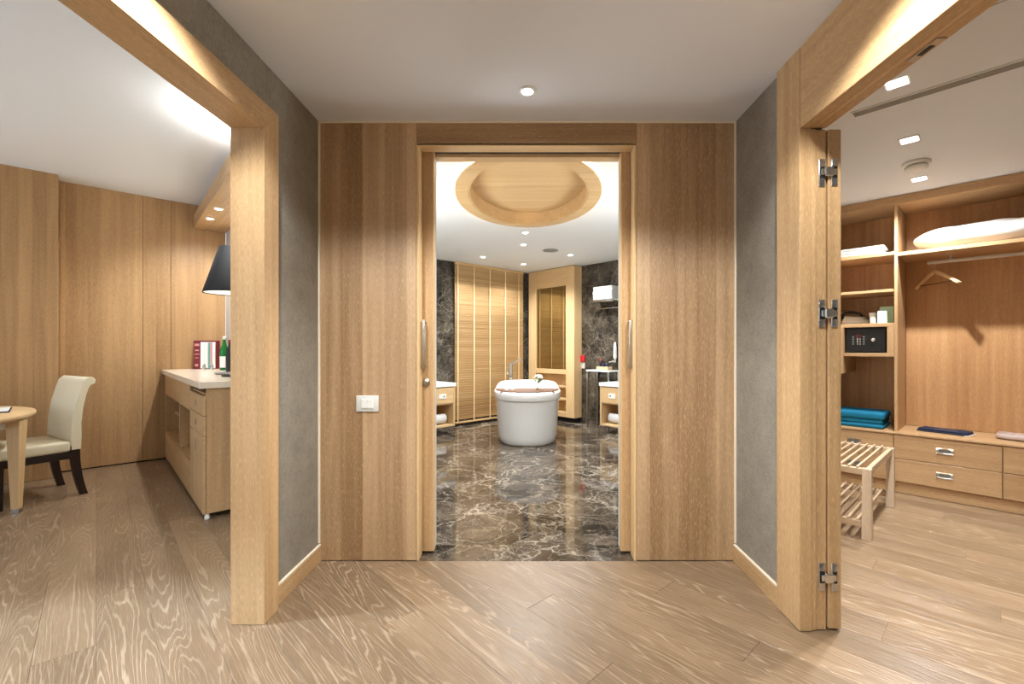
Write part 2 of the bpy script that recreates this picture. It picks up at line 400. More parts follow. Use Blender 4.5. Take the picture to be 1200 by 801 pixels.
# ================================================================== SETTING
# ---------------------------------------------------------------- wooden floor: slab and planks
fl = struct(box('floor', M['joint'], None, -3.2, 6.2, -4.0, 6.7, -.06, -.0022, bev=0, rot=TH), 'limed oak plank floor of the hall, bedroom and dressing room', 'floor')
PW, PL = .19, 1.9
full_mesh = None
count = 0
def keep(s, t):
    p = st(s, t)
    return not (p.y > FLY+.5 and s > 1.2 and t > 1.3)
s = -2.85
row = 0
while s < 5.7:
    off = (row*.73) % 1.0*PL
    t = -2.6 - off
    sc_ = s+PW/2
    while t < 6.62:
        t0, t1 = max(t, -2.6), min(t+PL, 6.62)
        poly = [(s, t0), (s+PW, t0), (s+PW, t1), (s, t1)]
        whole = t0 == t and t1 == t+PL
        n0 = len(poly)
        if s > 1.0:
            if sc_ < 2.6: q = clip(poly, lambda x, y: FLY-(BY*x+BX*y))
            else: q = clip(poly, lambda x, y: 1.30-y)
            if q != poly: whole = False
            poly = q
        c = st(sc_, (t0+t1)/2)
        # leave out what no view from near the camera can see
        if len(poly) > 2 and c.y > -1.2 and not (c.x < -4.9 and c.y < 1.2):
            cx_, cy_ = sc_, (t0+t1)/2
            me = None
            if whole and full_mesh is not None: me = full_mesh
            if me is None:
                b = MB(); g = .0005
                if whole: b.box(-PW/2+g, PW/2-g, -PL/2+g, PL/2-g, -.0118, 0, bev=.0012)
                else:
                    mx = sum(p[0] for p in poly)/len(poly); my = sum(p[1] for p in poly)/len(poly)
                    b.prism([(p[0]-cx_-math.copysign(g, p[0]-mx), p[1]-cy_-math.copysign(g, p[1]-my)) for p in poly], 'z', -.0118, 0)
                o = b.build('plank', M['floor'], fl); me = o.data
                if whole: full_mesh = me
            else:
                o = bpy.data.objects.new('plank', me); C.objects.link(o); o.parent = fl
            o.location = (cx_, cy_, 0)
            count += 1
        t += PL
    s += PW; row += 1
print('planks', count)

# ---------------------------------------------------------------- marble floor
mf = struct(box('floor', M['black_matt'], None, 1.22, 6.1, 1.28, 6.2, -.0105, -.009, bev=0, rot=TH), 'polished dark brown veined marble tile floor of the bathroom', 'floor')
TS = .60
for i in range(9):
    for j in range(9):
        s0, t0 = 1.12+i*TS, 1.0+j*TS
        poly = [(max(s0, 1.3), max(t0, 1.36)), (min(s0+TS, 6.0), max(t0, 1.36)), (min(s0+TS, 6.0), min(t0+TS, 6.14)), (max(s0, 1.3), min(t0+TS, 6.14))]
        if poly[1][0] <= poly[0][0]+.01 or poly[2][1] <= poly[0][1]+.01: continue
        poly = clip(poly, lambda x, y: BY*x+BX*y-2.92)
        if len(poly) < 3: continue
        cx_ = sum(p[0] for p in poly)/len(poly); cy_ = sum(p[1] for p in poly)/len(poly); g = .0003
        MB().prism([(p[0]-cx_-math.copysign(g, p[0]-cx_), p[1]-cy_-math.copysign(g, p[1]-cy_)) for p in poly], 'z', -.0088, 0).build('tile', M['marble_floor'], mf, (cx_, cy_, 0))
th = struct(box('trim_6', M['marble_floor'], None, -.65, .65, FLY+.001, 2.919, -.0085, .0005, bev=0), 'dark marble threshold under the sliding doors', 'threshold')

# ---------------------------------------------------------------- ceilings
struct(box('ceiling', M['ceiling'], None, -1.243, 1.243, -1.0, FLY+.02, HALL, HALL+.06, bev=0), 'smooth off-white hall ceiling', 'ceiling')
struct(MB().prism([(-1.364, -2.6), (-1.364, 3.05), (-4.0, 5.75), (-5.6, 4.6), (-6.8, 2.0), (-6.8, -2.6)], 'z', LEFT, LEFT+.06).build('ceiling', M['white_paint'], None), 'high white ceiling of the bedroom on the left', 'ceiling')
struct(MB().prism([(1.345, -1.0), (5.8, -1.0), (5.8, 4.2), (3.1, 5.3), (1.345, 3.05)], 'z', HALL, HALL+.06).build('ceiling', M['ceiling'], None), 'off-white ceiling of the dressing room', 'ceiling')
# bathroom ceiling with an oval opening
def ring_mesh(outer, inner, z0, z1, nseg=64):
    b = MB(); n = nseg
    v = [(x, y, z0) for x, y in outer]+[(x, y, z0) for x, y in inner]+[(x, y, z1) for x, y in outer]+[(x, y, z1) for x, y in inner]
    f = []
    for k in range(n):
        j = (k+1) % n
        f += [(k, j, n+j, n+k), (2*n+k, 3*n+k, 3*n+j, 2*n+j), (k, 2*n+k, 2*n+j, j), (n+k, n+j, 3*n+j, 3*n+k)]
    b.add(v, f); return b
def ell(a, bb, cx, cy, n=64): return [(cx+a*math.cos(2*PI*k/n), cy+bb*math.sin(2*PI*k/n)) for k in range(n)]
OCX, OCY, OA, OB = .008, 4.10, .648, .975
def bathpoly(k, n=64):
    # point on the bathroom outline in the direction k
    a = 2*PI*k/n; dx, dy = math.cos(a), math.sin(a); best = 99
    for nx, ny, dd in ((BX, BY, 6.0), (-BX, -BY, -1.3), (-BY, BX, 6.14), (BY, -BX, -1.36), (0, -1, -2.91)):
        den = nx*dx+ny*dy
        if den > 1e-6:
            tt = (dd-(nx*OCX+ny*OCY))/den
            best = min(best, tt)
    return (OCX+dx*best, OCY+dy*best)
struct(ring_mesh([bathpoly(k) for k in range(64)], ell(OA-.10, OB-.10, OCX, OCY), BATH, BATH+.04).build('ceiling', M['white_paint'], None), 'white bathroom ceiling with an oval wooden recess', 'ceiling')
# ---------------------------------------------------------------- walls of the hall
wl = MB().box(-1.345, -1.245, 2.16, FLY-.001, 0, LEFT).box(-1.345, -1.245, -1.0, 2.159, 2.385, LEFT).build('wall_left', M['wallpaper'])
struct(wl, 'grey textile wallpaper on the left hall wall', 'wall')
wr = MB().box(1.243, 1.345, 2.20, FLY-.001, 0, HALL).box(1.243, 1.345, -1.0, .80, 0, HALL).box(1.276, 1.345, .80, 2.199, 2.27, HALL).build('wall_right', M['wallpaper'])
struct(wr, 'grey textile wallpaper on the right hall wall', 'wall')
struct(box('wall_back', M['beige_paint'], None, -1.36, 1.345, -1.12, -1.0, 0, LEFT, bev=0), 'plain wall behind the viewer', 'wall')
# door wall: core with a pocket for the sliding doors, oak panels on the hall side
wf = MB()
DZ = 2.481
wf.box(-1.345, -.655, 2.726, 2.79, 0, HALL).box(.655, 1.345, 2.726, 2.79, 0, HALL).box(-.654, .654, 2.726, 2.79, DZ+.012, HALL)
wf.box(-1.345, -.598, 2.875, 2.92, 0, HALL+.05).box(.598, 1.345, 2.875, 2.92, 0, HALL+.05).box(-.597, .597, 2.875, 2.92, DZ+.012, HALL+.05)
wf = struct(wf.build('wall_front', M['oak_wall']), 'oak veneered wall around the bathroom doorway', 'wall')
box('panel', M['oak_wall'], wf, -1.242, -.664, FLY, 2.725, .004, HALL-.003)
box('panel', M['oak_wall'], wf, .653, 1.240, FLY, 2.725, .004, HALL-.003)
box('panel', M['oak_wall_x'], wf, -.662, .651, FLY, 2.725, DZ, HALL-.003)
box('jamb', M['pale_z'], wf, -.662, -.648, FLY-.001, 2.795, 0.001, DZ)
box('jamb', M['pale_z'], wf, .637, .651, FLY-.001, 2.795, 0.001, DZ)
box('head_lining', M['pale_x'], wf, -.648, .637, FLY, 2.795, DZ-.002, DZ+.011)
box('jamb', M['beige_paint'], wf, -.597, -.588, 2.866, 2.925, .001, DZ-.008)
box('jamb', M['beige_paint'], wf, .588, .597, 2.866, 2.925, .001, DZ-.008)
box('head_lining', M['pale_x'], wf, -.588, .588, 2.852, 2.925, DZ-.008, DZ+.011)
box('door_track', M['black_matt'], wf, -1.2, 1.2, 2.80, 2.848, DZ+.014, DZ+.04, bev=0)
# pale corner beads of the door wall
cb = struct(MB().box(-1.245, -1.236, FLY-.010, FLY, .11, HALL).build('trim_4', M['bead']), 'thin pale bead in the left corner of the hall', 'trim')
cb = struct(MB().box(1.234, 1.243, FLY-.010, FLY, .11, HALL).build('trim_5', M['bead']), 'thin pale bead in the right corner of the hall', 'trim')
cb = struct(MB().box(-1.235, 1.233, FLY-.009, FLY, HALL-.008, HALL).build('trim_3', M['bead']), 'thin pale bead between oak wall and ceiling', 'trim')
# baseboards
def baseb(name, x0, x1, xt0, xt1, y0, y1, label):
    b = struct(box(name, M['oak_y'], None, x0, x1, y0, y1, 0, .092), label, 'baseboard')
    box('cap', M['bead'], b, xt0, xt1, y0, y1, .0925, .104, bev=.003)
    return b
baseb('baseboard_left', -1.245, -1.229, -1.2449, -1.230, 2.197, FLY-.001, 'oak baseboard with pale cap under the left grey wall')
baseb('baseboard_right', 1.227, 1.243, 1.228, 1.2429, 2.217, FLY-.001, 'oak baseboard with pale cap under the right grey wall')
# left portal
PZ = 2.282
tp = struct(MB().prism([(2.078, .002), (2.196, .002), (2.196, PZ+.118), (2.078, PZ)], 'x', -1.364, -1.208).build('trim_1', M['oak_z']), 'thick oak portal between the hall and the bedroom', 'door frame')
MB().prism([(-.85, PZ), (2.0775, PZ), (2.1955, PZ+.118), (-.85, PZ+.118)], 'x', -1.3638, -1.2082).build('header', M['oak_y'], tp)
box('post', M['oak_z'], tp, -1.364, -1.208, -.968, -.851, 0, PZ+.118)
# right closet door frame
JY = 2.028; HZ = 2.257
tr = struct(MB().box(1.221, 1.275, JY, 2.215, .003, HALL-.001, bev=.0015).build('trim_2', M['oak_z']), 'oak door frame of the dressing room opening', 'door frame')
box('header', M['oak_y'], tr, 1.2215, 1.275, .93, JY-.002, HZ, HALL-.001)
box('rebate', M['oak_z'], tr, 1.2755, 1.297, JY+.004, JY+.06, .003, HZ-.001)
box('jamb', M['oak_z'], tr, 1.2975, 1.346, JY+.010, 2.199, .003, HZ-.001)
box('rebate', M['oak_y'], tr, 1.2755, 1.297, .93, JY+.004, HZ+.002, 2.32)
box('jamb', M['oak_y'], tr, 1.2975, 1.346, .93, JY+.01, HZ+.005, 2.32)
box('post', M['oak_z'], tr, 1.221, 1.346, .80, .929, .003, HALL-.001)
lp = box('latch_plate', M['nickel'], tr, 1.305, 1.338, 1.44, 1.56, HZ+.001, HZ+.0052, bev=.001)
box('latch_slot', M['black'], lp, 1.313, 1.330, 1.475, 1.525, HZ-.0006, HZ+.001, bev=0)

# ---------------------------------------------------------------- bedroom walls
wo = struct(MB().box(-3.4, 1.16, 6.64, 6.76, 0, LEFT).build('wall_back', M['black_matt'], None, (0, 0, 0), TH), 'oak panelled far wall of the bedroom', 'wall')
for (a0, a1) in ((-.27, .3735), (.3765, .62), (.623, 1.158)):
    box('panel', M['oak_room'], wo, a0, a1, 6.62, 6.639, .012, LEFT-.001)
pr = struct(MB().box(-3.0, -.272, 6.38, 6.638, 0.002, LEFT-.001, bev=.002).build('wall_left', M['oak_room'], None, (0, 0, 0), TH), 'oak clad pier beside the dining table', 'wall')
struct(MB().prism([(-1.364, 3.1125), (-1.364, 3.2), (st(1.28, 6.62).x, st(1.28, 6.62).y), (st(1.16, 6.62).x, st(1.16, 6.62).y)], 'z', 0, LEFT).build('wall_right', M['beige_paint']), 'pale wall behind the minibar counter', 'wall')
struct(box('wall_right', M['beige_paint'], None, -1.40, -1.346, 2.23, 3.2, 0, LEFT, bev=0), 'pale back of the hall wall in the bedroom', 'wall')
struct(box('wall_left', M['white_paint'], None, -6.92, -6.8, 3.0, 4.0, 0, LEFT, bev=0), 'white bedroom wall beside the window', 'wall')
wn = struct(MB().box(-6.9, -6.84, -2.6, 3.0, 0, .12).box(-6.9, -6.84, -2.6, 3.0, 2.7, LEFT).box(-6.9, -6.84, -2.6, -2.5, .12, 2.7).box(-6.9, -6.84, 2.9, 3.0, .12, 2.7).box(-6.9, -6.84, .15, .25, .12, 2.7).build('window_1', M['white_paint']), 'tall bedroom window', 'window')
box('pane', M['window_glass'], wn, -6.875, -6.865, -2.5, .15, .12, 2.7, bev=0)
box('pane', M['window_glass'], wn, -6.875, -6.865, .25, 2.9, .12, 2.7, bev=0)
struct(box('wall_back', M['white_paint'], None, -6.9, -1.345, -2.72, -2.6, 0, LEFT, bev=0), 'white near wall of the bedroom', 'wall')
struct(box('wall_right', M['beige_paint'], None, -1.345, -1.247, -2.6, -1.12, 0, LEFT, bev=0), 'pale side wall of the bedroom', 'wall')
# bulkhead over the minibar
bk = struct(MB().prism([(.884, 4.2), (.93, 6.615), (1.155, 6.615), (1.155, 4.2)], 'z', 2.84, LEFT-.001).build('trim_7', M['ceiling'], None, (0, 0, 0), TH), 'dropped bulkhead over the minibar counter', 'bulkhead')
MB().prism([(.765, 3.75), (.834, 6.615), (1.155, 6.615), (1.155, 3.75)], 'z', 2.688, 2.839).build('soffit_board', M['oak_y'], bk)

# ---------------------------------------------------------------- dressing room walls
struct(MB().box(5.70, 5.8, -1.9, 1.234, 0, HALL).build('wall_right', M['beige_paint'], None, (0, 0, 0), TH), 'wall behind the wardrobe', 'wall')
struct(MB().prism([(1.346, 2.93), (1.346, 3.05), (st(5.8, 1.234+.1).x, st(5.8, 1.334).y), (st(5.8, 1.234).x, st(5.8, 1.234).y), (1.45, 2.93)], 'z', 0, HALL).build('wall_left', M['beige_paint']), 'pale left wall of the dressing room', 'wall')
struct(box('wall_back', M['beige_paint'], None, 1.345, 6.3, -1.12, -1.0, 0, HALL, bev=0), 'near wall of the dressing room', 'wall')
struct(box('wall_right', M['beige_paint'], None, 6.2, 6.3, -1.0, 3.2, 0, HALL, bev=0), 'right wall of the dressing room', 'wall')
# ---------------------------------------------------------------- bathroom walls
struct(MB().box(1.3, 6.0, 6.14, 6.24, 0, 2.72).build('wall_back', M['marble_wall'], None, (0, 0, 0), TH), 'dark veined marble wall behind the blind', 'wall')
struct(MB().box(6.0, 6.1, 1.36, 6.24, 0, 2.72).build('wall_right', M['marble_wall'], None, (0, 0, 0), TH), 'dark veined marble wall with the towel rack', 'wall')
def half(poly): return clip(poly, lambda x, y: BY*x+BX*y-2.921)
struct(MB().prism(half([(1.285, 1.36), (1.3, 1.36), (1.3, 6.139), (1.285, 6.139)]), 'z', 0, 2.72).build('wall_left', M['marble_wall'], None, (0, 0, 0), TH), 'marble wall left of the bathroom door', 'wall')
struct(MB().prism(half([(1.3, 1.345), (5.999, 1.345), (5.999, 1.36), (1.3, 1.36)]), 'z', 0, 2.72).build('wall_front', M['marble_wall'], None, (0, 0, 0), TH), 'marble wall right of the bathroom door', 'wall')
# oval ceiling recess
ov = struct(ring_mesh(ell(OA, OB, OCX, OCY), ell(OA-.115, OB-.115, OCX, OCY), BATH-.045, BATH-.026).build('trim_8', M['ring'], None), 'oval oak ceiling ring above the way to the bathtub', 'ceiling feature')
ring_mesh(ell(OA-.113, OB-.113, OCX, OCY), ell(OA-.128, OB-.128, OCX, OCY), BATH-.040, BATH+.105).build('recess_side', M['ring'], ov)
ring_mesh(ell(OA-.055, OB-.055, OCX, OCY), ell(OA-.075, OB-.075, OCX, OCY), BATH-.0258, BATH-.012).build('cove_strip', M['cove'], ov)
yy = OCY-OB+.13
for wd in (.24, .30, .36, .28, .26, .24, .2):
    y1 = min(yy+wd, OCY+OB-.13)
    if y1-yy < .02: break
    def hw(y): return (OA-.129)*math.sqrt(max(0, 1-((y-OCY)/(OB-.129))**2))
    ys = [yy+(y1-yy)*i/8 for i in range(9)]
    poly = [(OCX-hw(y), y) for y in ys]+[(OCX+hw(y), y) for y in ys[::-1]]
    pts = []
    for p in poly:
        if not pts or (Vector(p)-Vector(pts[-1])).length > 1e-4: pts.append(p)
    zz = BATH+.085+random.uniform(-.0012, .0012)
    MB().prism(pts, 'z', zz, zz+.018).build('board', M['ring'], ov)
    yy = y1+.0015

# ================================================================== DOORS
def slide_door(name, x0, x1, sgn, label, bar_x, lock=False):
    d = struct(box(name, M['oak_z'], None, x0, x1, 2.80, 2.842, .013, DZ+.008), label, 'door')
    edge = x1 if sgn > 0 else x0
    box('edge_strip', M['pale_z'], d, *(sorted((edge-sgn*.0005, edge+sgn*.006))), 2.8003, 2.8417, .0135, DZ+.007)
    h = MB()
    h.tube([(bar_x, 2.799, 1.428), (bar_x, 2.755, 1.428), (bar_x, 2.752, 1.418)], .0075).build('pull_handle', M['nickel'], d)
    hh = d.children[-1]
    MB().box(bar_x-.011, bar_x+.011, 2.742, 2.756, 1.146, 1.442, bev=.003, seg=2).build('grip', M['nickel'], hh)
    MB().tube([(bar_x, 2.799, 1.160), (bar_x, 2.755, 1.160), (bar_x, 2.752, 1.170)], .0075).build('standoff', M['nickel'], hh)
    if lock:
        k = MB().tube([(-.628, 2.799, 1.057), (-.628, 2.794, 1.057)], .026, 24).build('lock_rose', M['nickel'], d)
        MB().box(-.634, -.622, 2.784, 2.7945, 1.045, 1.069, bev=.003, seg=2).build('thumb_turn', M['nickel'], k)
    return d
slide_door('door_1', -1.17, -.585, 1, 'left oak sliding door with nickel pull and round lock, mostly in its pocket', -.632, True)
slide_door('door_2', .585, 1.17, -1, 'right oak sliding door with nickel pull and no lock', .628)
d3 = struct(box('door_3', M['oak_z'], None, 1.353, 1.410, JY+.004, 2.62, .012, HZ-.003), 'oak dressing room door standing open, edge on, with three hinges', 'door')
for z in (2.06, 1.427, .243):
    h = thing('hinge', None, None, (1.35, JY, z)); del h['label']; del h['category']; h.parent = d3
    MB().box(-.040, -.012, .0035, .0085, -.062, .062, bev=.006, seg=2).build('jamb_plate', M['steel'], h)
    MB().box(.014, .042, -.0015, .0035, -.062, .062, bev=.006, seg=2).build('leaf_plate', M['steel'], h)
    MB().box(-.036, -.016, .001, .0036, -.026, .026).box(.018, .038, -.003, -.0014, -.026, .026).build('socket', M['black'], h)
    MB().box(-.020, .018, -.014, .0008, -.021, .021, bev=.003).box(-.033, -.018, -.008, .0008, -.014, .014, bev=.002).box(.016, .034, -.008, -.0032, -.014, .014, bev=.002).build('link_arm', M['chrome'], h)

# light switch
sw = thing('light_switch', 'square-edged white double light switch on the oak wall left of the bathroom door', 'switch', (-.953, FLY-.0005, .940))
box('cover_plate', M['plastic2'], sw, -.066, .066, -.010, 0, -.048, .048, bev=.003, seg=2)
box('inner_frame', M['plastic2'], sw, -.037, .040, -.0125, -.0101, -.031, .030, bev=.001)
box('rocker', M['plastic'], sw, -.033, .002, -.016, -.0126, -.027, .026, bev=.002)
box('rocker', M['plastic'], sw, .004, .036, -.016, -.0126, -.027, .026, bev=.002)

# ================================================================== WARDROBE (local x = outwards-in s, y = t)
W0 = (0, 0, 0)
wd = thing('wardrobe', 'built-in oak wardrobe with open shelves, hanging bay and drawers', 'wardrobe', (0, 0, 0), TH)
ZT = .530
def wbox(name, ax, *d, bev=.0015, par=None): return box(name, M['ward_'+ax], par or wd, *d, bev=bev)
box('back_panel', M['ward_back'], wd, 5.65, 5.668, -1.2, .637, ZT+.001, 2.60)
box('back_panel', M['ward_back'], wd, 5.65, 5.668, .662, 1.20, ZT+.001, 2.60)
wbox('divider', 'z', 5.14, 5.649, .638, .661, ZT+.001, 2.545)
wbox('divider', 'z', 5.14, 5.649, -.90, -.877, ZT+.001, 2.545)
wbox('side_panel', 'z', 5.14, 5.649, 1.200, 1.224, ZT+.001, 2.545)
wbox('worktop', 'y', 5.065, 5.649, -1.2, 1.224, ZT-.016, ZT)
wbox('fascia', 'y', 5.135, 5.155, -1.2, 1.224, 2.546, HALL-.002)
wbox('top_board', 'y', 5.156, 5.649, -1.2, 1.224, 2.55, 2.57)
wbox('shelf', 'y', 5.14, 5.649, -.876, .637, 2.085, 2.117)
wbox('shelf', 'y', 5.14, 5.649, .662, 1.199, 2.100, 2.130)
wbox('shelf', 'y', 5.16, 5.649, .662, 1.199, 1.776, 1.800)
sb = wbox('safe_box', 'y', 5.14, 5.649, .662, 1.199, 1.462, 1.496)
wbox('bottom_board', 'y', 5.14, 5.649, .662, 1.199, 1.192, 1.224, par=sb)
wbox('end_board', 'z', 5.14, 5.649, .662, .712, 1.2245, 1.4615, par=sb)
wbox('end_board', 'z', 5.10, 5.649, 1.036, 1.058, 1.03, 1.4615, par=sb)
wbox('plinth', 'y', 5.10, 5.12, -1.2, 1.224, .002, .098)
wbox('carcass', 'y', 5.10, 5.64, -1.2, 1.224, .100, ZT-.017)
DR = [(-.002, .655), (.660, 1.222), (-1.19, -.007)]
for (a0, a1) in DR:
    for (z0, z1) in ((.308, .509), (.106, .303)):
        d = box('drawer', M['ward_y'], wd, 5.072, 5.0995, a0, a1, z0, z1, bev=.002)
        cy = (a0+a1)/2 if a0 > -1 else -.45; cz = z0+.105
        h = MB().box(5.066, 5.0715, cy-.053, cy+.053, cz-.025, cz-.013, bev=.001).box(5.066, 5.0715, cy-.053, cy+.053, cz+.013, cz+.025, bev=.001)
        h.box(5.066, 5.0715, cy-.053, cy-.036, cz-.0129, cz+.0129, bev=.001).box(5.066, 5.0715, cy+.036, cy+.053, cz-.0129, cz+.0129, bev=.001)
        ho = h.build('recessed_handle', M['nickel'], d)
        box('cup', M['silvergrey'], ho, 5.0700, 5.0718, cy-.036, cy+.036, cz-.0128, cz+.0128, bev=0)
MB().box(5.412, 5.428, -.876, .465, 2.020, 2.050, bev=.007, seg=3).build('clothes_rail', M['rail'], wd)
rl = wd.children[-1]; rl['label'] = 'satin metal clothes rail'
MB().box(5.412, 5.428, .30, .32, 2.0505, 2.0845).build('rail_bracket', M['steel'], rl)
# things in the wardrobe
def atst(s, t, z): return st(s, t, z)
pw_ = softbox('pillow', M['linen'], None, .46, .86, .20, .85, .5, 52, 26, .010, atst(5.39, .115, 2.1172), TH, 3)
tag(pw_, 'plump white pillow on the high shelf above the clothes rail', 'pillow')
fo = folded(.36, .40, .078, 3, 5).build('folded_sheet', M['linen'], None, atst(5.34, .93, 2.1305), TH); tag(fo, 'folded white bed linen on the top left wardrobe shelf', 'linen')
tt = thing('folded_blanket', 'folded teal blanket in the lowest left wardrobe bay', 'blanket', atst(5.345, .95, ZT+.0005), TH)
for i, (dx, dy, h0, h1) in enumerate(((0, 0, 0, .04), (.004, .004, .0405, .08), (-.004, -.006, .0805, .145))):
    MB().box(-.19+dx, .19+dx, -.21+dy, .21+dy, h0, h1, bev=.019, seg=4).build('fold', M['teal'], tt)
# hanger
hg = thing('coat_hanger', 'pale wooden coat hanger hanging alone on the wardrobe rail', 'hanger', (3.643, 4.045, 2.040))
hk = [(0, .0165*math.cos(a), .0165*math.sin(a)+.001) for a in [math.radians(x) for x in range(-30, 215, 20)]]
hk += [(0, -.010, -.022), (0, -.001, -.038), (0, 0, -.062), (0, 0, -.09)]
MB().tube(hk, .0022, 8).build('hook', M['steel'], hg)
def arm(sg, name):
    b = MB(); vs_, fs = [], []; n = 12
    for i in range(n+1):
        u = i/n; y = sg*u*.212; z = -.088-.015*u-.112*u**1.25
        hh = .018+.008*math.sin(u*PI); ww = .008+.020*max(0, u-.45)**1.1*1.9
        for a in range(10):
            an = 2*PI*a/10; vs_.append((ww*math.cos(an)+(.016*u*u), y, z+hh*math.sin(an)*(1-.35*u)))
    for i in range(n):
        for a in range(10): fs.append((i*10+a, i*10+(a+1) % 10, (i+1)*10+(a+1) % 10, (i+1)*10+a))
    fs += [tuple(range(10)), tuple(n*10+a for a in range(10))]
    return b.add(vs_, fs, True).build(name, M['pale_y'], hg)
arm(1, 'shoulder'); arm(-1, 'shoulder')
MB().tube([(.008, -.185, -.192), (.004, 0, -.196), (.008, .185, -.192)], .005, 8).build('trouser_bar', M['caddy'], hg)
# safe
sf = thing('safe', 'black electronic safe in the wardrobe cubby', 'safe', atst(5.165, .876, 1.2255), TH)
box('body', M['black'], sf, .012, .40, -.160, .157, .001, .232, bev=.004)
box('door', M['black'], sf, 0, .0115, -.150, .150, .010, .222, bev=.004)
kp = box('keypad', M['silvergrey'], sf, -.0015, -.0001, .058, .064, .088, .170, bev=0)
for yk in (.092, .060, .042, .010):
    for r_ in range(4):
        z = .082+r_*.022
        if yk in (.060, .042) and r_ == 3: continue
        box('button', M['silvergrey'] if yk in (.092, .010) else M['plastic2'], sf, -.004, -.0002, yk-.007, yk+.007 if yk in (.092, .010) else yk-.002, z-.007, z+.007, bev=.001)
box('display', M['display'], sf, -.003, -.0002, .030, .072, .141, .168, bev=.001)
MB().tube([(0, -.062, .118), (-.014, -.062, .118)], [.019, .016], 18).build('knob', M['chrome'], sf)
box('lever', M['black'], sf, -.010, -.0002, -.068, -.056, .070, .098, bev=.002)
sf.children[2].name = 'keypad_edge'
# iron on the shelf
ir = thing('steam_iron', 'white and black steam iron with its cord on the safe cubby', 'iron', atst(5.40, 1.0, 1.4965), TH+.1)
sole = []
def sole_poly(k): return [(-.05*k, .10), (-.055*k, .02), (-.04*k, -.08), (0, -.14), (.04*k, -.08), (.055*k, .02), (.05*k, .10)]
MB().prism(sole_poly(1), 'z', 0, .008).build('soleplate', M['steel'], ir)
b = MB(); pl = []
for k, z in ((1, .0085), (.98, .03), (.8, .055), (.45, .075)):
    pl.append([(x*k, (y-.03)*(.96 if z > .03 else 1)*max(k, .72)+.03, z+(.012*(y+.14)/.24 if z > .03 else 0)) for x, y in sole_poly(1)])
v = [p for q in pl for p in q]; n = 7
b.add(v, [(i*n+k, i*n+(k+1) % n, (i+1)*n+(k+1) % n, (i+1)*n+k) for i in range(3) for k in range(n)]+[tuple(range(n))[::-1], tuple(range(3*n, 4*n))], True)
b.build('body', M['plastic'], ir)
MB().tube([(0, -.06, .072), (0, -.05, .105), (0, 0, .122), (0, .07, .125), (0, .10, .10), (0, .095, .06)], [.010, .012, .013, .013, .013, .014]).build('handle', M['black'], ir)
MB().tube([(0, .10, .10), (.02, .13, .13), (.0, .12, .145), (-.05, .06, .14), (-.06, -.02, .125), (-.05, -.10, .07), (-.055, -.16, .012), (-.02, -.19, .006), (.04, -.15, .006)], .0035, 8).build('cord', M['black'], ir)
cp = MB().lathe([(.022, 0), (.024, .004), (.031, .105), (.029, .105), (.022, .008)], seg=20).build('tumbler', M['plastic'], None, atst(5.30, .838, 1.4962)); tag(cp, 'small white cup between the iron and the mint box', 'cup')
bx1 = box('gift_box', M['mint'], None, -.06, .06, -.055, .045, 0, .155, bev=.001, loc=atst(5.33, .738, 1.4962), rot=TH); tag(bx1, 'mint green card box beside the divider above the safe', 'box')
bx2 = thing('folded_card', 'pale mint folded card standing in front of the green box', 'card', atst(5.215, .757, 1.4962), TH)
MB().prism([(-.018, 0), (-.014, 0), (.002, .108), (-.002, .112)], 'y', -.033, .033).build('front_leaf', M['mint2'], bx2)
MB().prism([(.016, 0), (.020, 0), (.002, .112), (-.0015, .1085)], 'y', -.033, .033).build('back_leaf', M['mint2'], bx2)
# navy bag
nb = thing('laundry_bag', 'flat folded navy laundry bag on the wardrobe drawer top', 'bag', atst(5.375, .345, ZT+.0005), TH-.22)
MB().box(-.085, .085, -.17, .17, 0, .014, bev=.006, seg=2).box(-.08, .08, -.165, .165, .0142, .028, bev=.006, seg=2).build('cloth', M['navy'], nb)
box('paper_slip', M['paper'], nb, -.092, .088, -.178, -.15, .0005, .006, bev=.001)
box('printed_line', M['silvergrey'], nb, -.03, -.018, -.09, .06, .0281, .0286, bev=0)
pb = softbox('plastic_bag', M['bagfilm'], None, .26, .34, .045, .5, .35, 36, 16, .010, atst(5.40, -.135, ZT+.0005), TH-.15, 9); tag(pb, 'crumpled silvery plastic bag at the right end of the drawer top', 'bag')

# ---------------------------------------------------------------- slatted bench
bn = thing('luggage_bench', 'pale oak slatted luggage bench with lower rack in front of the drawers', 'bench', (0, 0, 0), TH)
def leg(s0, tt_, name='leg'):
    b = MB(); w0, w1 = .0245, .030
    vv = [(s0-w1, tt_-w1*.9, 0), (s0+w1, tt_-w1*.9, 0), (s0+w1, tt_+w1*.9, 0), (s0-w1, tt_+w1*.9, 0), (s0-w0, tt_-w0, .468), (s0+w0, tt_-w0, .468), (s0+w0, tt_+w0, .468), (s0-w0, tt_+w0, .468)]
    b.add(vv, [(0, 3, 2, 1), (4, 5, 6, 7), (0, 1, 5, 4), (1, 2, 6, 5), (2, 3, 7, 6), (3, 0, 4, 7)])
    return b.build(name, M['bench'], bn)
S0, S1, T0, T1 = 3.715, 4.62, .618, 1.09
for a in (S0, S1):
    for c in (T0, T1): leg(a, c)
for a in (S0, S1):
    box('end_rail', M['bench_y'], bn, a-.020, a+.020, T0+.0255, T1-.0255, .425, .467)
    box('end_rail', M['bench_y'], bn, a-.018, a+.018, T0+.030, T1-.030, .075, .115)
for c in (T0, T1):
    box('side_rail', M['bench_x'], bn, S0+.0255, S1-.0255, c-.014, c+.014, .42, .466)
k = T0+.052
while k < T1-.03:
    box('slat', M['bench_x'], bn, S0-.018, S1+.018, k-.007, k+.007, .4675, .480, bev=.002)
    box('lower_slat', M['bench_x'], bn, S0-.016, S1+.016, k-.008, k+.008, .1155, .128, bev=.002)
    k += .050

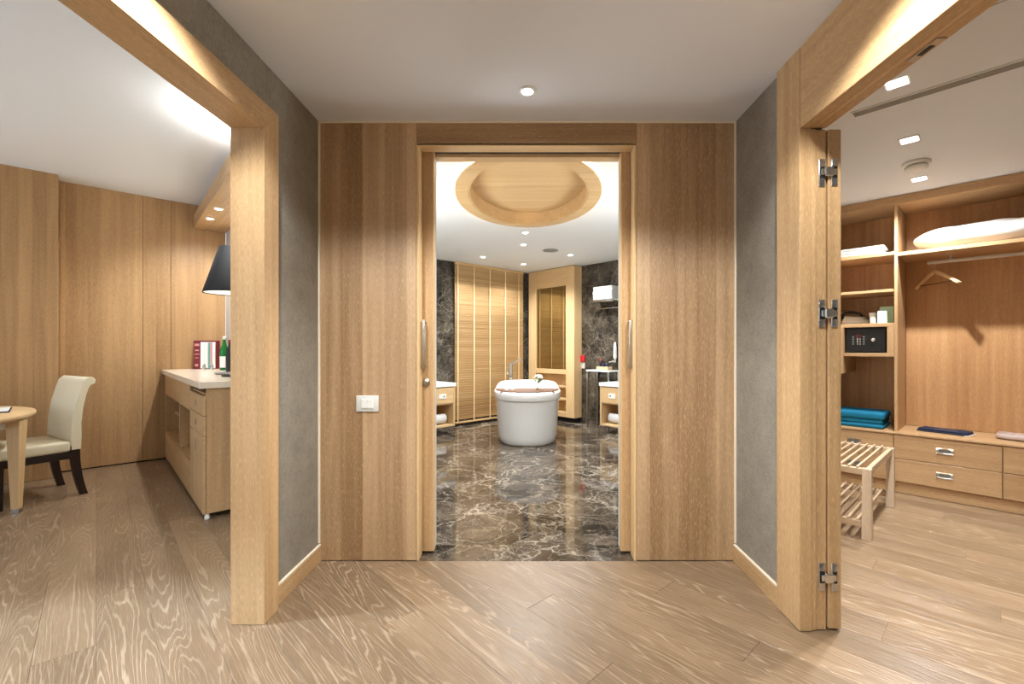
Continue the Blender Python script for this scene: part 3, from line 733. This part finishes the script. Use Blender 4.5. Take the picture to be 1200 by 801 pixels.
# ================================================================== BEDROOM: minibar
mc = thing('minibar_cabinet', 'oak minibar cabinet with open bays and drawers along the bedroom side wall', 'cabinet', (0, 0, 0), TH)
F = .566
SB = 1.155
def mbx(name, ax, *d, par=None, bev=.0015): return box(name, M['oak_'+ax], par or mc, *d, bev=bev)
mbx('end_panel', 'z', F+.022, SB, 4.052, 4.078, .045, .972)
mbx('end_panel', 'z', F+.002, SB, 6.585, 6.608, .045, .972)
mbx('partition', 'z', F+.012, SB, 4.665, 4.685, .33, .742)
mbx('partition', 'z', F+.004, SB, 5.365, 5.395, .33, .742)
mbx('apron', 'y', F, F+.02, 4.682, 6.584, .748, .972)
mbx('back_board', 'y', SB-.02, SB-.001, 4.08, 6.584, .33, .742)
mbx('bay_floor', 'y', F+.022, SB, 4.686, 6.584, .300, .329)
for a0, a1 in ((4.682, 5.378), (5.382, 6.584)):
    mbx('lower_drawer', 'y', F, F+.02, a0, a1, .045, .322)
mbx('shelf', 'y', F+.09, SB-.021, 4.686, 5.364, .505, .530)
mbx('shelf', 'y', F+.09, SB-.021, 5.396, 6.584, .520, .545)
for z0, z1, nm in ((.770, .915, 'drawer'), (.622, .765, 'drawer'), (.045, .617, 'door')):
    d = mbx(nm, 'z', F, F+.02, 4.050, 4.680, z0, z1)
    zc = (z0+z1)/2 if nm == 'drawer' else .52
    hgt = .028 if nm == 'drawer' else .055
    MB().box(F-.004, F-.0002, 4.34, 4.372, zc-hgt, zc+hgt, bev=.001).build('recessed_handle', M['nickel'], d)
    box('cup', M['black'], d.children[0], F-.005, F-.0039, 4.347, 4.365, zc-hgt+.008, zc+hgt-.008, bev=0)
mbx('slot_board', 'y', F+.03, SB, 4.08, 4.68, .916, .920)
box('slot_back', M['black_matt'], mc, F+.06, F+.075, 4.08, 4.68, .921, .971, bev=0)
tr_ = mbx('pull_out_tray', 'y', F+.014, F+.058, 4.09, 4.62, .924, .938)
for a in (4.075, 6.57):
    for f_ in (F+.03, SB-.06):
        MB().lathe([(.016, 0), (.018, .006), (.014, .044)], f_, a, 14).build('foot', M['plastic'], mc)
ct = box('counter_top', M['counter'], None, .540, SB+.003, 4.025, 6.618, .9725, 1.022, bev=.003, rot=TH); tag(ct, 'cream stone top of the minibar cabinet', 'worktop')
CT = 1.0223
# tea box
tb = thing('tea_box', 'maroon display box of coloured sachets on the minibar counter', 'box', st(.94, 6.475, CT), TH-.62)
box('body', M['maroon'], tb, -.15, .15, -.03, .05, 0, .315, bev=.002)
band = box('printed_panel', M['paper'], tb, -.055, .138, -.0325, -.0302, .008, .298, bev=0)
for x0, x1, mm in ((-.052, -.002, 'paper'), (.004, .040, 'paper'), (.046, .072, 'tealcard'), (.078, .100, 'pinkcard'), (.104, .134, 'paper')):
    box('sachet', M[mm], tb, x0, x1, -.041, -.0327, .012, .292, bev=.002)
for z0, z1, x0, x1 in ((.255, .28, -.135, -.075), (.20, .215, -.13, -.08), (.16, .17, -.135, -.075), (.12, .128, -.13, -.085), (.03, .055, -.13, -.09)):
    box('printed_line', M['pinkcard'], tb, x0, x1, -.0312, -.0303, z0, z1, bev=0)
for o in [tb]: o.scale = (.82, 1, 1.06)
bt = thing('water_bottle', 'green glass water bottle with white label beside the maroon box', 'bottle', st(1.03, 5.96, CT))
MB().lathe([(.040, 0), (.044, .006), (.044, .20), (.040, .235), (.020, .29), (.0155, .315), (.0155, .355)], seg=24).build('glass', M['green_glass'], bt)
MB().lathe([(.0446, .03), (.0446, .155)], seg=24, cap=False).build('label_band', M['paper'], bt)
MB().lathe([(.0175, .34), (.0175, .37), (.014, .375)], seg=18).build('cap', M['plastic'], bt)
bt2 = thing('wine_bottle', 'dark bottle half hidden behind the green one', 'bottle', st(1.024, 5.64, CT))
MB().lathe([(.034, 0), (.038, .006), (.038, .19), (.033, .23), (.015, .265), (.0135, .33)], seg=24).build('glass', M['black'], bt2)
MB().lathe([(.0155, .30), (.0155, .335)], seg=18).build('cap', M['maroon'], bt2)
for (s_, t_, lab) in ((.865, 6.10, 'left small steel cruet on the minibar counter'), (.925, 6.03, 'right small steel cruet on the minibar counter')):
    o = thing('cruet', lab, 'cruet', st(s_, t_, CT), group='steel cruets on the counter')
    MB().lathe([(.018, 0), (.020, .004), (.017, .03), (.012, .05)], seg=18).build('body', M['chrome'], o)
    MB().lathe([(.0135, .0501), (.0135, .062), (.008, .07)], seg=18).build('lid', M['steel'], o)
pt = MB().lathe([(.07, 0), (.12, .004), (.15, .016), (.148, .018), (.115, .007), (.0, .006)], seg=32).build('serving_tray', M['steel'], None, st(.93, 5.05, CT)); tag(pt, 'round grey tray on the near half of the counter', 'tray')
# lamp
lm = thing('table_lamp', 'tapered black lampshade glowing underneath on the minibar counter', 'lamp', st(.865, 4.64, CT))
MB().lathe([(.085, 0), (.085, .012), (.02, .022)], seg=28).build('base', M['black'], lm)
MB().lathe([(.012, .0221), (.012, .80)], seg=14).build('stem', M['nickel'], lm)
MB().lathe([(.222, .722), (.103, 1.125), (.100, 1.125), (.219, .722)], seg=40, cap=False).build('lamp_shade', M['shade'], lm)
MB().lathe([(.212, .728), (.100, 1.10)], seg=40, cap=False).build('shade_lining', M['white_paint'], lm)
MB().lathe([(.02, .80), (.035, .84), (.03, .89), (.01, .91)], seg=18).build('bulb', M['bulb'], lm)

# ---------------------------------------------------------------- dining table
TC = Vector((-4.68, 3.115, 0)); TR = .88
dt = thing('dining_table', 'round pale oak dining table cut by the left edge', 'table', TC)
MB().lathe([(TR-.03, .715), (TR-.008, .722), (TR, .735), (TR, .752), (TR-.006, .760)], seg=96).build('tabletop', M['pale_x'], dt)
ring_mesh(ell(TR-.10, TR-.10, 0, 0), ell(TR-.125, TR-.125, 0, 0), .655, .7148).build('apron', M['white_paint'], dt)
for k in range(4):
    a = math.radians(27.5+90*k); cx_, cy_ = .825*math.cos(a), .825*math.sin(a)
    b = MB(); w0, w1 = .022, .042
    vv = [(sx*w, sy*w, z) for z, w in ((.03, w0), (.7145, w1)) for sx, sy in ((-1, -1), (1, -1), (1, 1), (-1, 1))]
    b.add(vv, [(0, 3, 2, 1), (4, 5, 6, 7), (0, 1, 5, 4), (1, 2, 6, 5), (2, 3, 7, 6), (3, 0, 4, 7)])
    l_ = b.build('leg', M['pale_z'], dt, (cx_, cy_, 0), .3+k*PI/2)
    box('metal_foot', M['steel'], l_, -.024, .024, -.024, .024, 0, .0295, bev=.002)
fd = thing('document_folder', 'open white document on a dark folder on the dining table', 'folder', Vector((-4.33, 3.62, .7605)), TH+.05)
box('cover', M['navy'], fd, -.13, .13, -.19, .19, 0, .008, bev=.002)
box('sheet', M['paper'], fd, -.118, .122, -.178, .182, .0085, .012, bev=.001)
# ---------------------------------------------------------------- chair (local +y = facing)
RL, LL = Vector((-3.874, 3.949, 0)), Vector((-4.321, 4.194, 0))
xd = (RL-LL).normalized(); rz = math.atan2(xd.y, xd.x)     # local x from left to right leg; facing = local -y
ch = thing('dining_chair', 'cream leather dining chair with rolled back and dark legs', 'chair', (RL+LL)/2, rz)
hwid = (RL-LL).length/2
def tleg(x, y0, y1, ztop, w0=.021, w1=.026, curve=0):
    b = MB(); vs_, fs = [], []; n = 8
    for i in range(n+1):
        u = i/n; w = w0+(w1-w0)*u; y = y0+(y1-y0)*u+curve*(1-u)**2
        vs_ += [(x-w, y-w*1.15, ztop*u), (x+w, y-w*1.15, ztop*u), (x+w, y+w*1.15, ztop*u), (x-w, y+w*1.15, ztop*u)]
    for i in range(n):
        for k in range(4): fs.append((i*4+k, i*4+(k+1) % 4, (i+1)*4+(k+1) % 4, (i+1)*4+k))
    fs += [(3, 2, 1, 0), tuple(n*4+k for k in range(4))]
    return b.add(vs_, fs).build('leg', M['wenge'], ch)
for sx in (-1, 1):
    tleg(sx*hwid, -.062, -.060, .43, curve=.060)
    tleg(sx*hwid, -.50, -.50, .37)
MB().box(-hwid-.02, hwid+.02, -.515, -.04, .325, .385, bev=.004).build('seat_rail', M['wenge'], ch)
MB().box(-hwid-.028, hwid+.028, -.535, -.085, .386, .475, bev=.022, seg=4).build('seat', M['leather'], ch)
# backrest: side profile swept across the width
prof = [(-.088, .40), (-.090, .50), (-.082, .65), (-.062, .80), (-.030, .93), (-.008, .985), (.022, 1.015), (.056, 1.012), (.074, .988), (.068, .962), (.046, .955), (.030, .93), (.012, .86), (-.008, .75), (-.020, .62), (-.026, .50), (-.030, .40)]
b = MB(); n = len(prof); W2 = hwid+.028
xs = [(-W2, .93), (-W2+.012, 1.0), (W2-.012, 1.0), (W2, .93)]
cyy = sum(p[0] for p in prof)/n; czz = sum(p[1] for p in prof)/n
vs_ = []
for x, k in xs:
    for (py, pz) in prof:
        # shrink slightly towards the local centre line for soft side edges
        q = .004 if k < 1 else 0
        nx_ = 1
        vs_.append((x, py+(q if py < -.02 else -q), pz-(q if pz > .9 else 0)))
fs = [(i*n+k, i*n+(k+1) % n, (i+1)*n+(k+1) % n, (i+1)*n+k) for i in range(3) for k in range(n)]+[tuple(range(n)), tuple(3*n+k for k in range(n))]
b.add(vs_, fs)
for f in b.bm.faces: f.smooth = len(f.verts) == 4
bo = b.build('backrest', M['leather'], ch)

# ================================================================== BATHROOM
# ---------------------------------------------------------------- blind
bl = thing('venetian_blind', 'wide wooden venetian blind lowered beside the bathtub', 'blind', (0, 0, 0), TH)
BS0, BS1, BT = 4.185, 5.685, 6.085
box('headrail', M['blind'], bl, BS0, BS1, BT-.025, BT+.025, 2.615, 2.658)
slat = None; z = 2.59; i = 0
while z > .09:
    if slat is None:
        b = MB(); b.box(-(BS1-BS0)/2, (BS1-BS0)/2, -.0245, .0245, -.0014, .0014)
        slat = b.build('slat', M['blind'], bl); o = slat
    else:
        o = bpy.data.objects.new('slat', slat.data); C.objects.link(o); o.parent = bl
    o.location = ((BS0+BS1)/2, BT, z); o.rotation_euler = (math.radians(-62+(20 if z > 2.3 else 0)+random.uniform(-3, 3)), 0, 0)
    z -= .0385
box('bottom_rail', M['blind'], bl, BS0, BS1, BT-.024, BT+.024, .045, .068)
for s_ in (4.225, 4.55, 4.89, 5.237, 5.558):
    box('ladder_tape', M['tape'], bl, s_-.011, s_+.011, BT-.0275, BT-.0265, .068, 2.615, bev=0)
# ---------------------------------------------------------------- mirror cabinet
mk = thing('mirror_cabinet', 'tall oak cabinet with bronze mirror over open shelves in the bathroom corner', 'cabinet', (0, 0, 0), TH)
A0, A1, B0, B1 = 4.945, 6.05, 5.80, 5.995
ZB = .085
def kbx(name, ax, *d, par=None): return box(name, M['pale_'+ax], par or mk, *d)
kbx('stile', 'z', B0, B1, A0, 5.136, ZB, 2.655)
kbx('stile', 'z', B0, B1, 5.871, A1, ZB, 2.655)
kbx('top_rail', 'y', B0+.0005, B1, 5.1365, 5.8705, 2.335, 2.655)
mr_ = box('mirror', M['mirror'], mk, B0+.03, B0+.036, 5.1365, 5.8705, .897, 2.3345, bev=0)
kbx('ledge', 'y', B0+.001, B1, 5.1365, 5.8705, .815, .896)
kbx('shelf', 'y', B0+.004, B1, 5.1365, 5.8705, .585, .618)
kbx('shelf', 'y', B0+.004, B1, 5.1365, 5.8705, .370, .402)
kbx('bottom_rail', 'y', B0+.001, B1, 5.1365, 5.8705, ZB, .165)
kbx('back_panel', 'z', B1-.016, B1-.001, 5.137, 5.870, .166, .814)
box('plinth', M['black_matt'], mk, B0+.04, B1-.02, A0+.02, A1, .001, ZB-.001)
# ---------------------------------------------------------------- bathtub
tub = thing('bathtub', 'deep white freestanding bathtub with raised headrest', 'bathtub', (0, 6.58, 0))
def rimz(y): # y local, far end raised
    u = min(1, max(0, (y-.02)/.55)); return .684+.062*u*u*(3-2*u)
SEG = 96
def tubring(hx, hy, zf, pw_=2.7, dy=0):
    r = []
    for k in range(SEG):
        a = 2*PI*k/SEG; c, s = math.cos(a), math.sin(a)
        x = hx*math.copysign(abs(c)**(2/pw_), c); y = hy*math.copysign(abs(s)**(2/pw_), s)+dy
        r.append((x, y, zf(y) if callable(zf) else zf))
    return r
rings = [tubring(.385, .76, .0), tubring(.405, .79, .02), tubring(.418, .805, .09), tubring(.435, .828, .33), tubring(.450, .848, lambda y: rimz(y)-.102),
         tubring(.451, .850, lambda y: rimz(y)-.098)]
body = MB()
v = [p for r in rings for p in r]; nr = len(rings)
body.add(v, [(i*SEG+k, i*SEG+(k+1) % SEG, (i+1)*SEG+(k+1) % SEG, (i+1)*SEG+k) for i in range(nr-1) for k in range(SEG)]+[tuple(range(SEG))[::-1]], True)
body.build('shell', M['ceramic'], tub)
rings = [tubring(.452, .852, lambda y: rimz(y)-.099), tubring(.466, .868, lambda y: rimz(y)-.098), tubring(.470, .873, lambda y: rimz(y)-.092), tubring(.470, .873, lambda y: rimz(y)-.05), tubring(.470, .873, lambda y: rimz(y)-.012), tubring(.466, .868, lambda y: rimz(y)-.004), tubring(.457, .858, rimz),
         tubring(.425, .815, rimz), tubring(.412, .800, lambda y: rimz(y)-.012), tubring(.392, .76, lambda y: rimz(y)-.10), tubring(.36, .69, .30), tubring(.30, .60, .16), tubring(.15, .40, .14)]
lip = MB(); v = [p for r in rings for p in r]; nr = len(rings)
lip.add(v, [(i*SEG+k, i*SEG+(k+1) % SEG, (i+1)*SEG+(k+1) % SEG, (i+1)*SEG+k) for i in range(nr-1) for k in range(SEG)]+[tuple((nr-1)*SEG+k for k in range(SEG))], True)
lip.build('rim_and_basin', M['ceramic'], tub)
# caddy across the tub
cd = thing('bath_caddy', 'slatted brown wooden caddy laid across the near end of the bathtub', 'caddy', (0, 5.99, .6862))
for x in (-.34, -.12, .12, .34):
    box('cross_bar', M['caddy'], cd, x-.012, x+.012, -.12, .22, 0, .010, bev=.001)
k = -.205
while k < .24:
    yb = 5.99+k-6.58
    hw_ = .452*max(.05, 1-min(1, abs(yb-.02)/.83)**2.7)**(1/2.7)
    hw_ = min(hw_, .432)
    box('slat', M['caddy'], cd, -hw_, hw_, k-.020, k+.020, .0103, .024, bev=.002)
    k += .044
CZ = .7099
vz = thing('bud_vase', 'clear glass vase of white flowers on the bath caddy', 'vase', (.145, 6.0, CZ))
MB().lathe([(.022, 0), (.026, .004), (.026, .055), (.017, .085), (.020, .10)], seg=20).build('glass', M['clear_glass'], vz)
fb = MB(); rn = random.Random(4)
for k in range(26):
    a = rn.uniform(0, 2*PI); r_ = .058*math.sqrt(rn.random()); zz = .155+.035*(1-(r_/.06)**2)+rn.uniform(-.012, .012)
    q = bmesh.new(); bmesh.ops.create_icosphere(q, subdivisions=1, radius=rn.uniform(.011, .018))
    fb.merge(q, Matrix.Translation((r_*math.cos(a)-.0, r_*math.sin(a), zz)), True)
fb.build('blossoms', M['petal'], vz)
vz.children[-1]['kind'] = 'stuff'
lb = MB()
for k in range(14):
    a = rn.uniform(0, 2*PI); r1 = rn.uniform(.05, .075); z0 = rn.uniform(.115, .15)
    d = Vector((math.cos(a), math.sin(a), 0)); n_ = Vector((-d.y, d.x, 0))
    p0 = d*.005+Vector((0, 0, .09)); p1 = d*r1*.6+Vector((0, 0, z0)); p2 = d*r1+Vector((0, 0, z0+.01))
    th_ = Vector((0, 0, .0012))
    lb.add([p0, p1+n_*.011, p2, p1-n_*.011, p0+th_, p1+n_*.011+th_, p2+th_, p1-n_*.011+th_], [(0, 3, 2, 1), (4, 5, 6, 7), (0, 1, 5, 4), (1, 2, 6, 5), (2, 3, 7, 6), (3, 0, 4, 7)])
lb.build('leaves', M['leafgreen'], vz); vz.children[-1]['kind'] = 'stuff'
for x, y, lab, h_ in ((-.27, 5.96, 'left white soap piece on the bath caddy', .022), (-.20, 6.02, 'right white soap piece on the bath caddy', .016)):
    o = MB().box(-.028, .028, -.018, .018, 0, h_, bev=.007, seg=3).build('soap', M['ceramic'], None, (x, y, CZ)); tag(o, lab, 'soap', 'soaps on the caddy')
# tub filler
ff = thing('tub_filler', 'floor standing chrome bathtub tap with a square spout', 'tap', (-.275, 7.56, 0))
box('column', M['chrome'], ff, -.028, .028, -.022, .022, .008, 1.02, bev=.004)
box('floor_plate', M['chrome'], ff, -.06, .06, -.06, .06, 0, .0078, bev=.003)
b = MB(); b.prism([(.028, .99), (.028, 1.02), (.145, 1.095), (.165, 1.095), (.165, 1.068), (.145, 1.065)], 'y', -.020, .020); b.build('spout', M['chrome'], ff)
MB().tube([(-.028, 0, .80), (-.060, 0, .80), (-.064, 0, .92)], .009).build('hand_shower', M['chrome'], ff)
# ---------------------------------------------------------------- vanities
def vanity(label, sgn, mtx_loc, frz):
    """local: x along the front towards the visible end (0 = end, negative = away), y from front (0) to the wall (+.54)"""
    t = thing('washstand', label, 'washstand', mtx_loc, frz)
    z0, z1 = .115, .70
    Lx = 1.5
    e = sgn
    def bx(nm, mt, x0, x1, *r, par=None): return box(nm, M[mt], par or t, min(x0*e, x1*e), max(x0*e, x1*e), *r)
    bx('end_panel', 'pale_z', 0, -.03, 0, .545, z0, z1)
    bx('bottom_board', 'pale_x', -.0305, -Lx, 0, .545, z0, z0+.03)
    bx('deck', 'pale_x', -.0305, -Lx, .022, .545, .435, .455)
    bx('back_panel', 'pale_x', -.0305, -Lx, .52, .545, z0+.0305, .434)
    d = bx('drawer', 'pale_x', -.033, -.62, 0, .021, .457, z1-.012)
    h = bx('handle', 'plastic', -.16, -.28, -.008, -.0005, .53, .60, par=d)
    bx('handle_knob', 'black', -.185, -.205, -.011, -.0082, .555, .575, par=h)
    d = bx('drawer', 'pale_x', -.625, -Lx, 0, .021, .457, z1-.012)
    bx('top', 'white_stone', .012, -Lx, -.012, .548, z1+.0005, .752)
    return t
# left one: front at t=5.59, end at s=3.85 ; local x = +s, y = +t
vanity('left floating oak washstand with white top, in front of the blind', 1, st(3.85, 5.592), TH)
# right one: front at s=5.45, end at t=4.147 ; local x = along -t ... use mirrored sign
vanity('right floating oak washstand with white top, beside the steel console', -1, st(5.452, 4.147), TH-PI/2)
def roll(label, p, rz_, name='rolled_towel'):
    b = MB(); vs_, fs = [], []
    turns, n, L_ = 3.2, 60, .34
    pts = []
    for i in range(n+1):
        a = 2*PI*turns*i/n; r_ = .018+.052*i/n; pts.append((r_*math.cos(a), r_*math.sin(a)+.072))
    for sgn_ in (0, 1):
        for (a, zz) in pts: vs_.append((a, sgn_*L_, zz))
    m_ = n+1
    fs = [(i, i+1, m_+i+1, m_+i) for i in range(n)]
    b.add(vs_, fs, True)
    o = b.build(name, M['towel'], None, p, rz_)
    md = o.modifiers.new('thick', 'SOLIDIFY'); md.thickness = .013; md.offset = 0
    return tag(o, label, 'towel', 'rolled towels in the washstands')
roll('white rolled towel in the left washstand', st(3.40, 5.72, .1462+.006), TH-PI/2)
roll('white rolled towel in the right washstand', st(5.58, 4.04, .1462+.006), TH-PI)
tpv = thing('basin_tap', 'small chrome basin tap on the left washstand', 'tap', st(3.66, 5.95, .7525), TH)
MB().lathe([(.022, 0), (.022, .006), (.014, .01), (.014, .13)], seg=18).build('body', M['chrome'], tpv)
MB().tube([(0, 0, .10), (0, -.06, .13), (0, -.11, .125)], .010).build('spout', M['chrome'], tpv)
# ---------------------------------------------------------------- steel console
cs = thing('console_stand', 'slim steel console with white top against the marble wall', 'stand', (0, 0, 0), TH)
for s_, t_ in ((5.715, 4.595), (5.975, 4.595), (5.715, 4.185), (5.975, 4.185)):
    box('leg', M['steel'], cs, s_-.011, s_+.011, t_-.011, t_+.011, .001, .893, bev=.001)
for t_ in (4.595, 4.185): box('stretcher', M['steel'], cs, 5.7265, 5.9635, t_-.007, t_+.007, .10, .114, bev=.001)
box('top', M['white_stone'], cs, 5.70, 5.99, 4.165, 4.615, .8935, .918)
bxx = thing('amenity_tray', 'tan amenity tray with dark bottles on the steel console', 'tray', st(5.84, 4.35, .9185), TH)
box('tray_base', M['beige_card'], bxx, -.06, .06, -.10, .12, 0, .012)
for nm, d in (('tray_side', (-.06, -.053, -.10, .12)), ('tray_side', (.053, .06, -.10, .12)), ('tray_end', (-.0525, .0525, -.10, -.093)), ('tray_end', (-.0525, .0525, .113, .12))):
    box(nm, M['beige_card'], bxx, *d, .0122, .055)
for (x, y, h_, c_, lab) in ((0, .07, .16, 'black', 'tallest'), (-.02, .01, .13, 'navy', 'middle'), (.015, -.05, .11, 'navy', 'shortest')):
    o = thing('toiletry_bottle', f'{lab} dark toiletry bottle in the tan tray', 'bottle', st(5.84+x, 4.35+y, .9308), 0, 'toiletry bottles')
    MB().lathe([(.022, 0), (.024, .004), (.024, h_*.7), (.012, h_*.8)], seg=16).build('body', M[c_], o)
    MB().lathe([(.013, h_*.801), (.013, h_), (.011, h_+.003)], seg=16).build('cap', M['red'] if lab == 'tallest' else M['black'], o)
# red wall device
rd = thing('wall_alarm', 'small red alarm box over a white wall plate on the marble', 'alarm', st(6.0, 4.92, 1.085), TH)
box('red_box', M['red'], rd, -.045, -.0005, -.052, .052, -.055, .055, bev=.006, seg=2)
wp = box('wall_plate', M['plastic'], rd, -.018, -.0005, -.045, .045, -.165, -.062, bev=.004, seg=2)
# towel rack
rk = thing('towel_rack', 'chrome towel rack with a lower rail high on the marble wall', 'rack', (0, 0, 0), TH)
for s_ in (5.77, 5.85, 5.93): MB().tube([(s_, 4.56, 2.017), (s_, 4.10, 2.017)], .008).build('bar', M['chrome'], rk)
for t_ in (4.54, 4.12): MB().box(5.76, 5.998, t_-.008, t_+.008, 1.998, 2.0085).box(5.985, 5.998, t_-.012, t_+.012, 1.895, 1.9975).build('bracket', M['chrome'], rk)
MB().tube([(5.93, 4.56, 1.905), (5.93, 4.10, 1.905)], .008).build('rail', M['chrome'], rk)
for t_ in (4.53, 4.13): MB().tube([(5.93, t_, 1.905), (5.984, t_, 1.905)], .006).build('rail_post', M['chrome'], rk)
for i, lab in enumerate(('lowest', 'middle', 'topmost')):
    o = folded(.23, .38, .070, 2, i).build('folded_towel', M['towel'], None, st(5.86, 4.33, 2.0265+i*.0715), TH); tag(o, f'{lab} of the three folded white towels on the rack', 'towel', 'folded white towels on the rack')
# hand dryer arm by the console
hs = thing('hand_shower', 'white hand shower on a slanting chrome arm by the console', 'hand shower', st(5.967, 4.24, 1.06), TH)
MB().tube([(0, 0, 0), (-.03, .02, .0), (-.09, .16, -.05)], .012).build('arm', M['chrome'], hs)
MB().lathe([(.012, .02), (.030, .06), (.026, .20), (.014, .30)], seg=18).build('head', M['plastic'], hs)
MB().lathe([(.03, -.02), (.03, .0199)], seg=18).build('wall_rose', M['chrome'], hs)

# ================================================================== CEILING FITTINGS
def rz_loc(x, y, z): return (x, y, z)
downlight((0, 2.37, HALL), 'round downlight in the hall ceiling', 70, 110, None, r=.030, blend=.6)
WARM = (.90, .955, 1)
for x, y, wt in ((-.86, 1.3, 85), (.86, 1.3, 85), (0, -.3, 120)):
    spot('hall_lamp', (x, y, HALL-.03), wt, 136, .3, WARM, .05)
for (x, y), wt, an, lab in zip(((3.12, 3.60), (2.47, 2.924), (1.874, 2.294)), (125, 125, 125), (150, 100, 100), ('square downlight nearest the wardrobe', 'middle square downlight of the dressing room', 'square downlight nearest the dressing room door')):
    downlight((x, y, HALL), lab, wt, an, 'square downlights of the dressing room', r=.042, square=True, rz=TH, blend=.8, size=.022)
spot('closet_fill', (3.6, 1.4, HALL-.03), 70, 100, .9, WARM, .04)  # added fill spot with no fitting, lifts the dressing room
sd = thing('smoke_detector', 'round white smoke detector between the square downlights', 'smoke detector', (2.83, 3.29, HALL), TH)
MB().lathe([(.082, -.0002), (.082, -.016), (.074, -.022)], seg=32).build('base', M['plastic'], sd)
MB().lathe([(.066, -.030), (.068, -.046), (.050, -.058)], seg=32).build('cap', M['plastic'], sd)
MB().lathe([(.058, -.0225), (.058, -.0298)], seg=32).build('sensor_slot', M['vent'], sd)
av = thing('air_vent', 'long linear air vent in the dressing room ceiling', 'vent', (0, 0, HALL), TH)
box('frame', M['white_paint'], av, 3.125, 3.20, -.09, .60, -.006, -.0005, bev=.001)
for k in range(4): box('blade', M['vent'], av, 3.135+k*.0155, 3.146+k*.0155, -.08, .59, -.009, -.0062, bev=0)
hs_ = thing('access_panel', 'flush white access panel beside the linear vent', 'panel', (0, 0, HALL), TH)
box('leaf', M['ceiling'], hs_, 2.55, 3.10, -.35, .60, -.004, -.0005, bev=.001)
for (x, y), lab, wt in zip(((-.025, 5.458), (-.051, 6.101), (-.68, 6.93), (.644, 6.777), (-.065, 7.526)),
        ('bathroom downlight closest to the oval recess', 'bathroom downlight above the near end of the bathtub', 'bathroom downlight before the blind', 'bathroom downlight before the mirror cabinet', 'bathroom downlight in the far corner'), (80, 80, 80, 80, 80)):
    downlight((x, y, BATH), lab, wt, 140, 'round bathroom downlights', r=.036, blend=.8)
bv = thing('ceiling_vent', 'flat round grey grille in the bathroom ceiling', 'ventilation', (.33, 6.478, BATH))  # air vent grille of the bathroom
MB().lathe([(.11, -.0005), (.11, -.005), (.09, -.008)], seg=32).build('grille', M['vent'], bv)
# ambient fill spots added to the bedroom, without fittings
for x, y, wt in ((-3.3, 1.9, 12), (-3.6, .2, 8)):
    spot('bedroom_fill', (x, y, LEFT-.03), wt, 160, 1.0, WARM, .05)
spot('window_sun', (-6.4, .9, 1.9), 2600, 15, .35, (.58, .76, 1), .2, (4.3, .87, -1.9))
area('window_daylight', (-6.7, 1.0, 1.5), 35, 2.4, 2.4, (1, .05, -.1), (.72, .84, 1))
for s_, t_ in ((1.75, 3.9), (3.9, 1.8)):  # unseen point lights, added to brighten the bathroom ceiling and oak ring
    d = bpy.data.lights.new('bathroom_fill', 'POINT'); d.energy = 60; d.color = WARM; d.shadow_soft_size = .35
    o = bpy.data.objects.new('bathroom_fill', d); C.objects.link(o); o.location = st(s_, t_, 1.7)
area('bulkhead_uplight', st(.82, 3.95, 2.845), 20, .06, .3, (0, 0, 1), WARM)
for t_, lab in ((5.50, 'near downlight under the bulkhead over the minibar'), (5.98, 'far downlight under the bulkhead over the minibar')):
    p = st(.90, t_, 2.688); downlight((p.x, p.y, p.z), lab, 42, 160, 'bulkhead downlights', r=.030, blend=.9, size=.03)
p = st(.88, 4.5, 2.65); spot('bulkhead_lamp', (p.x, p.y, p.z), 36, 160, .9, WARM, .03)
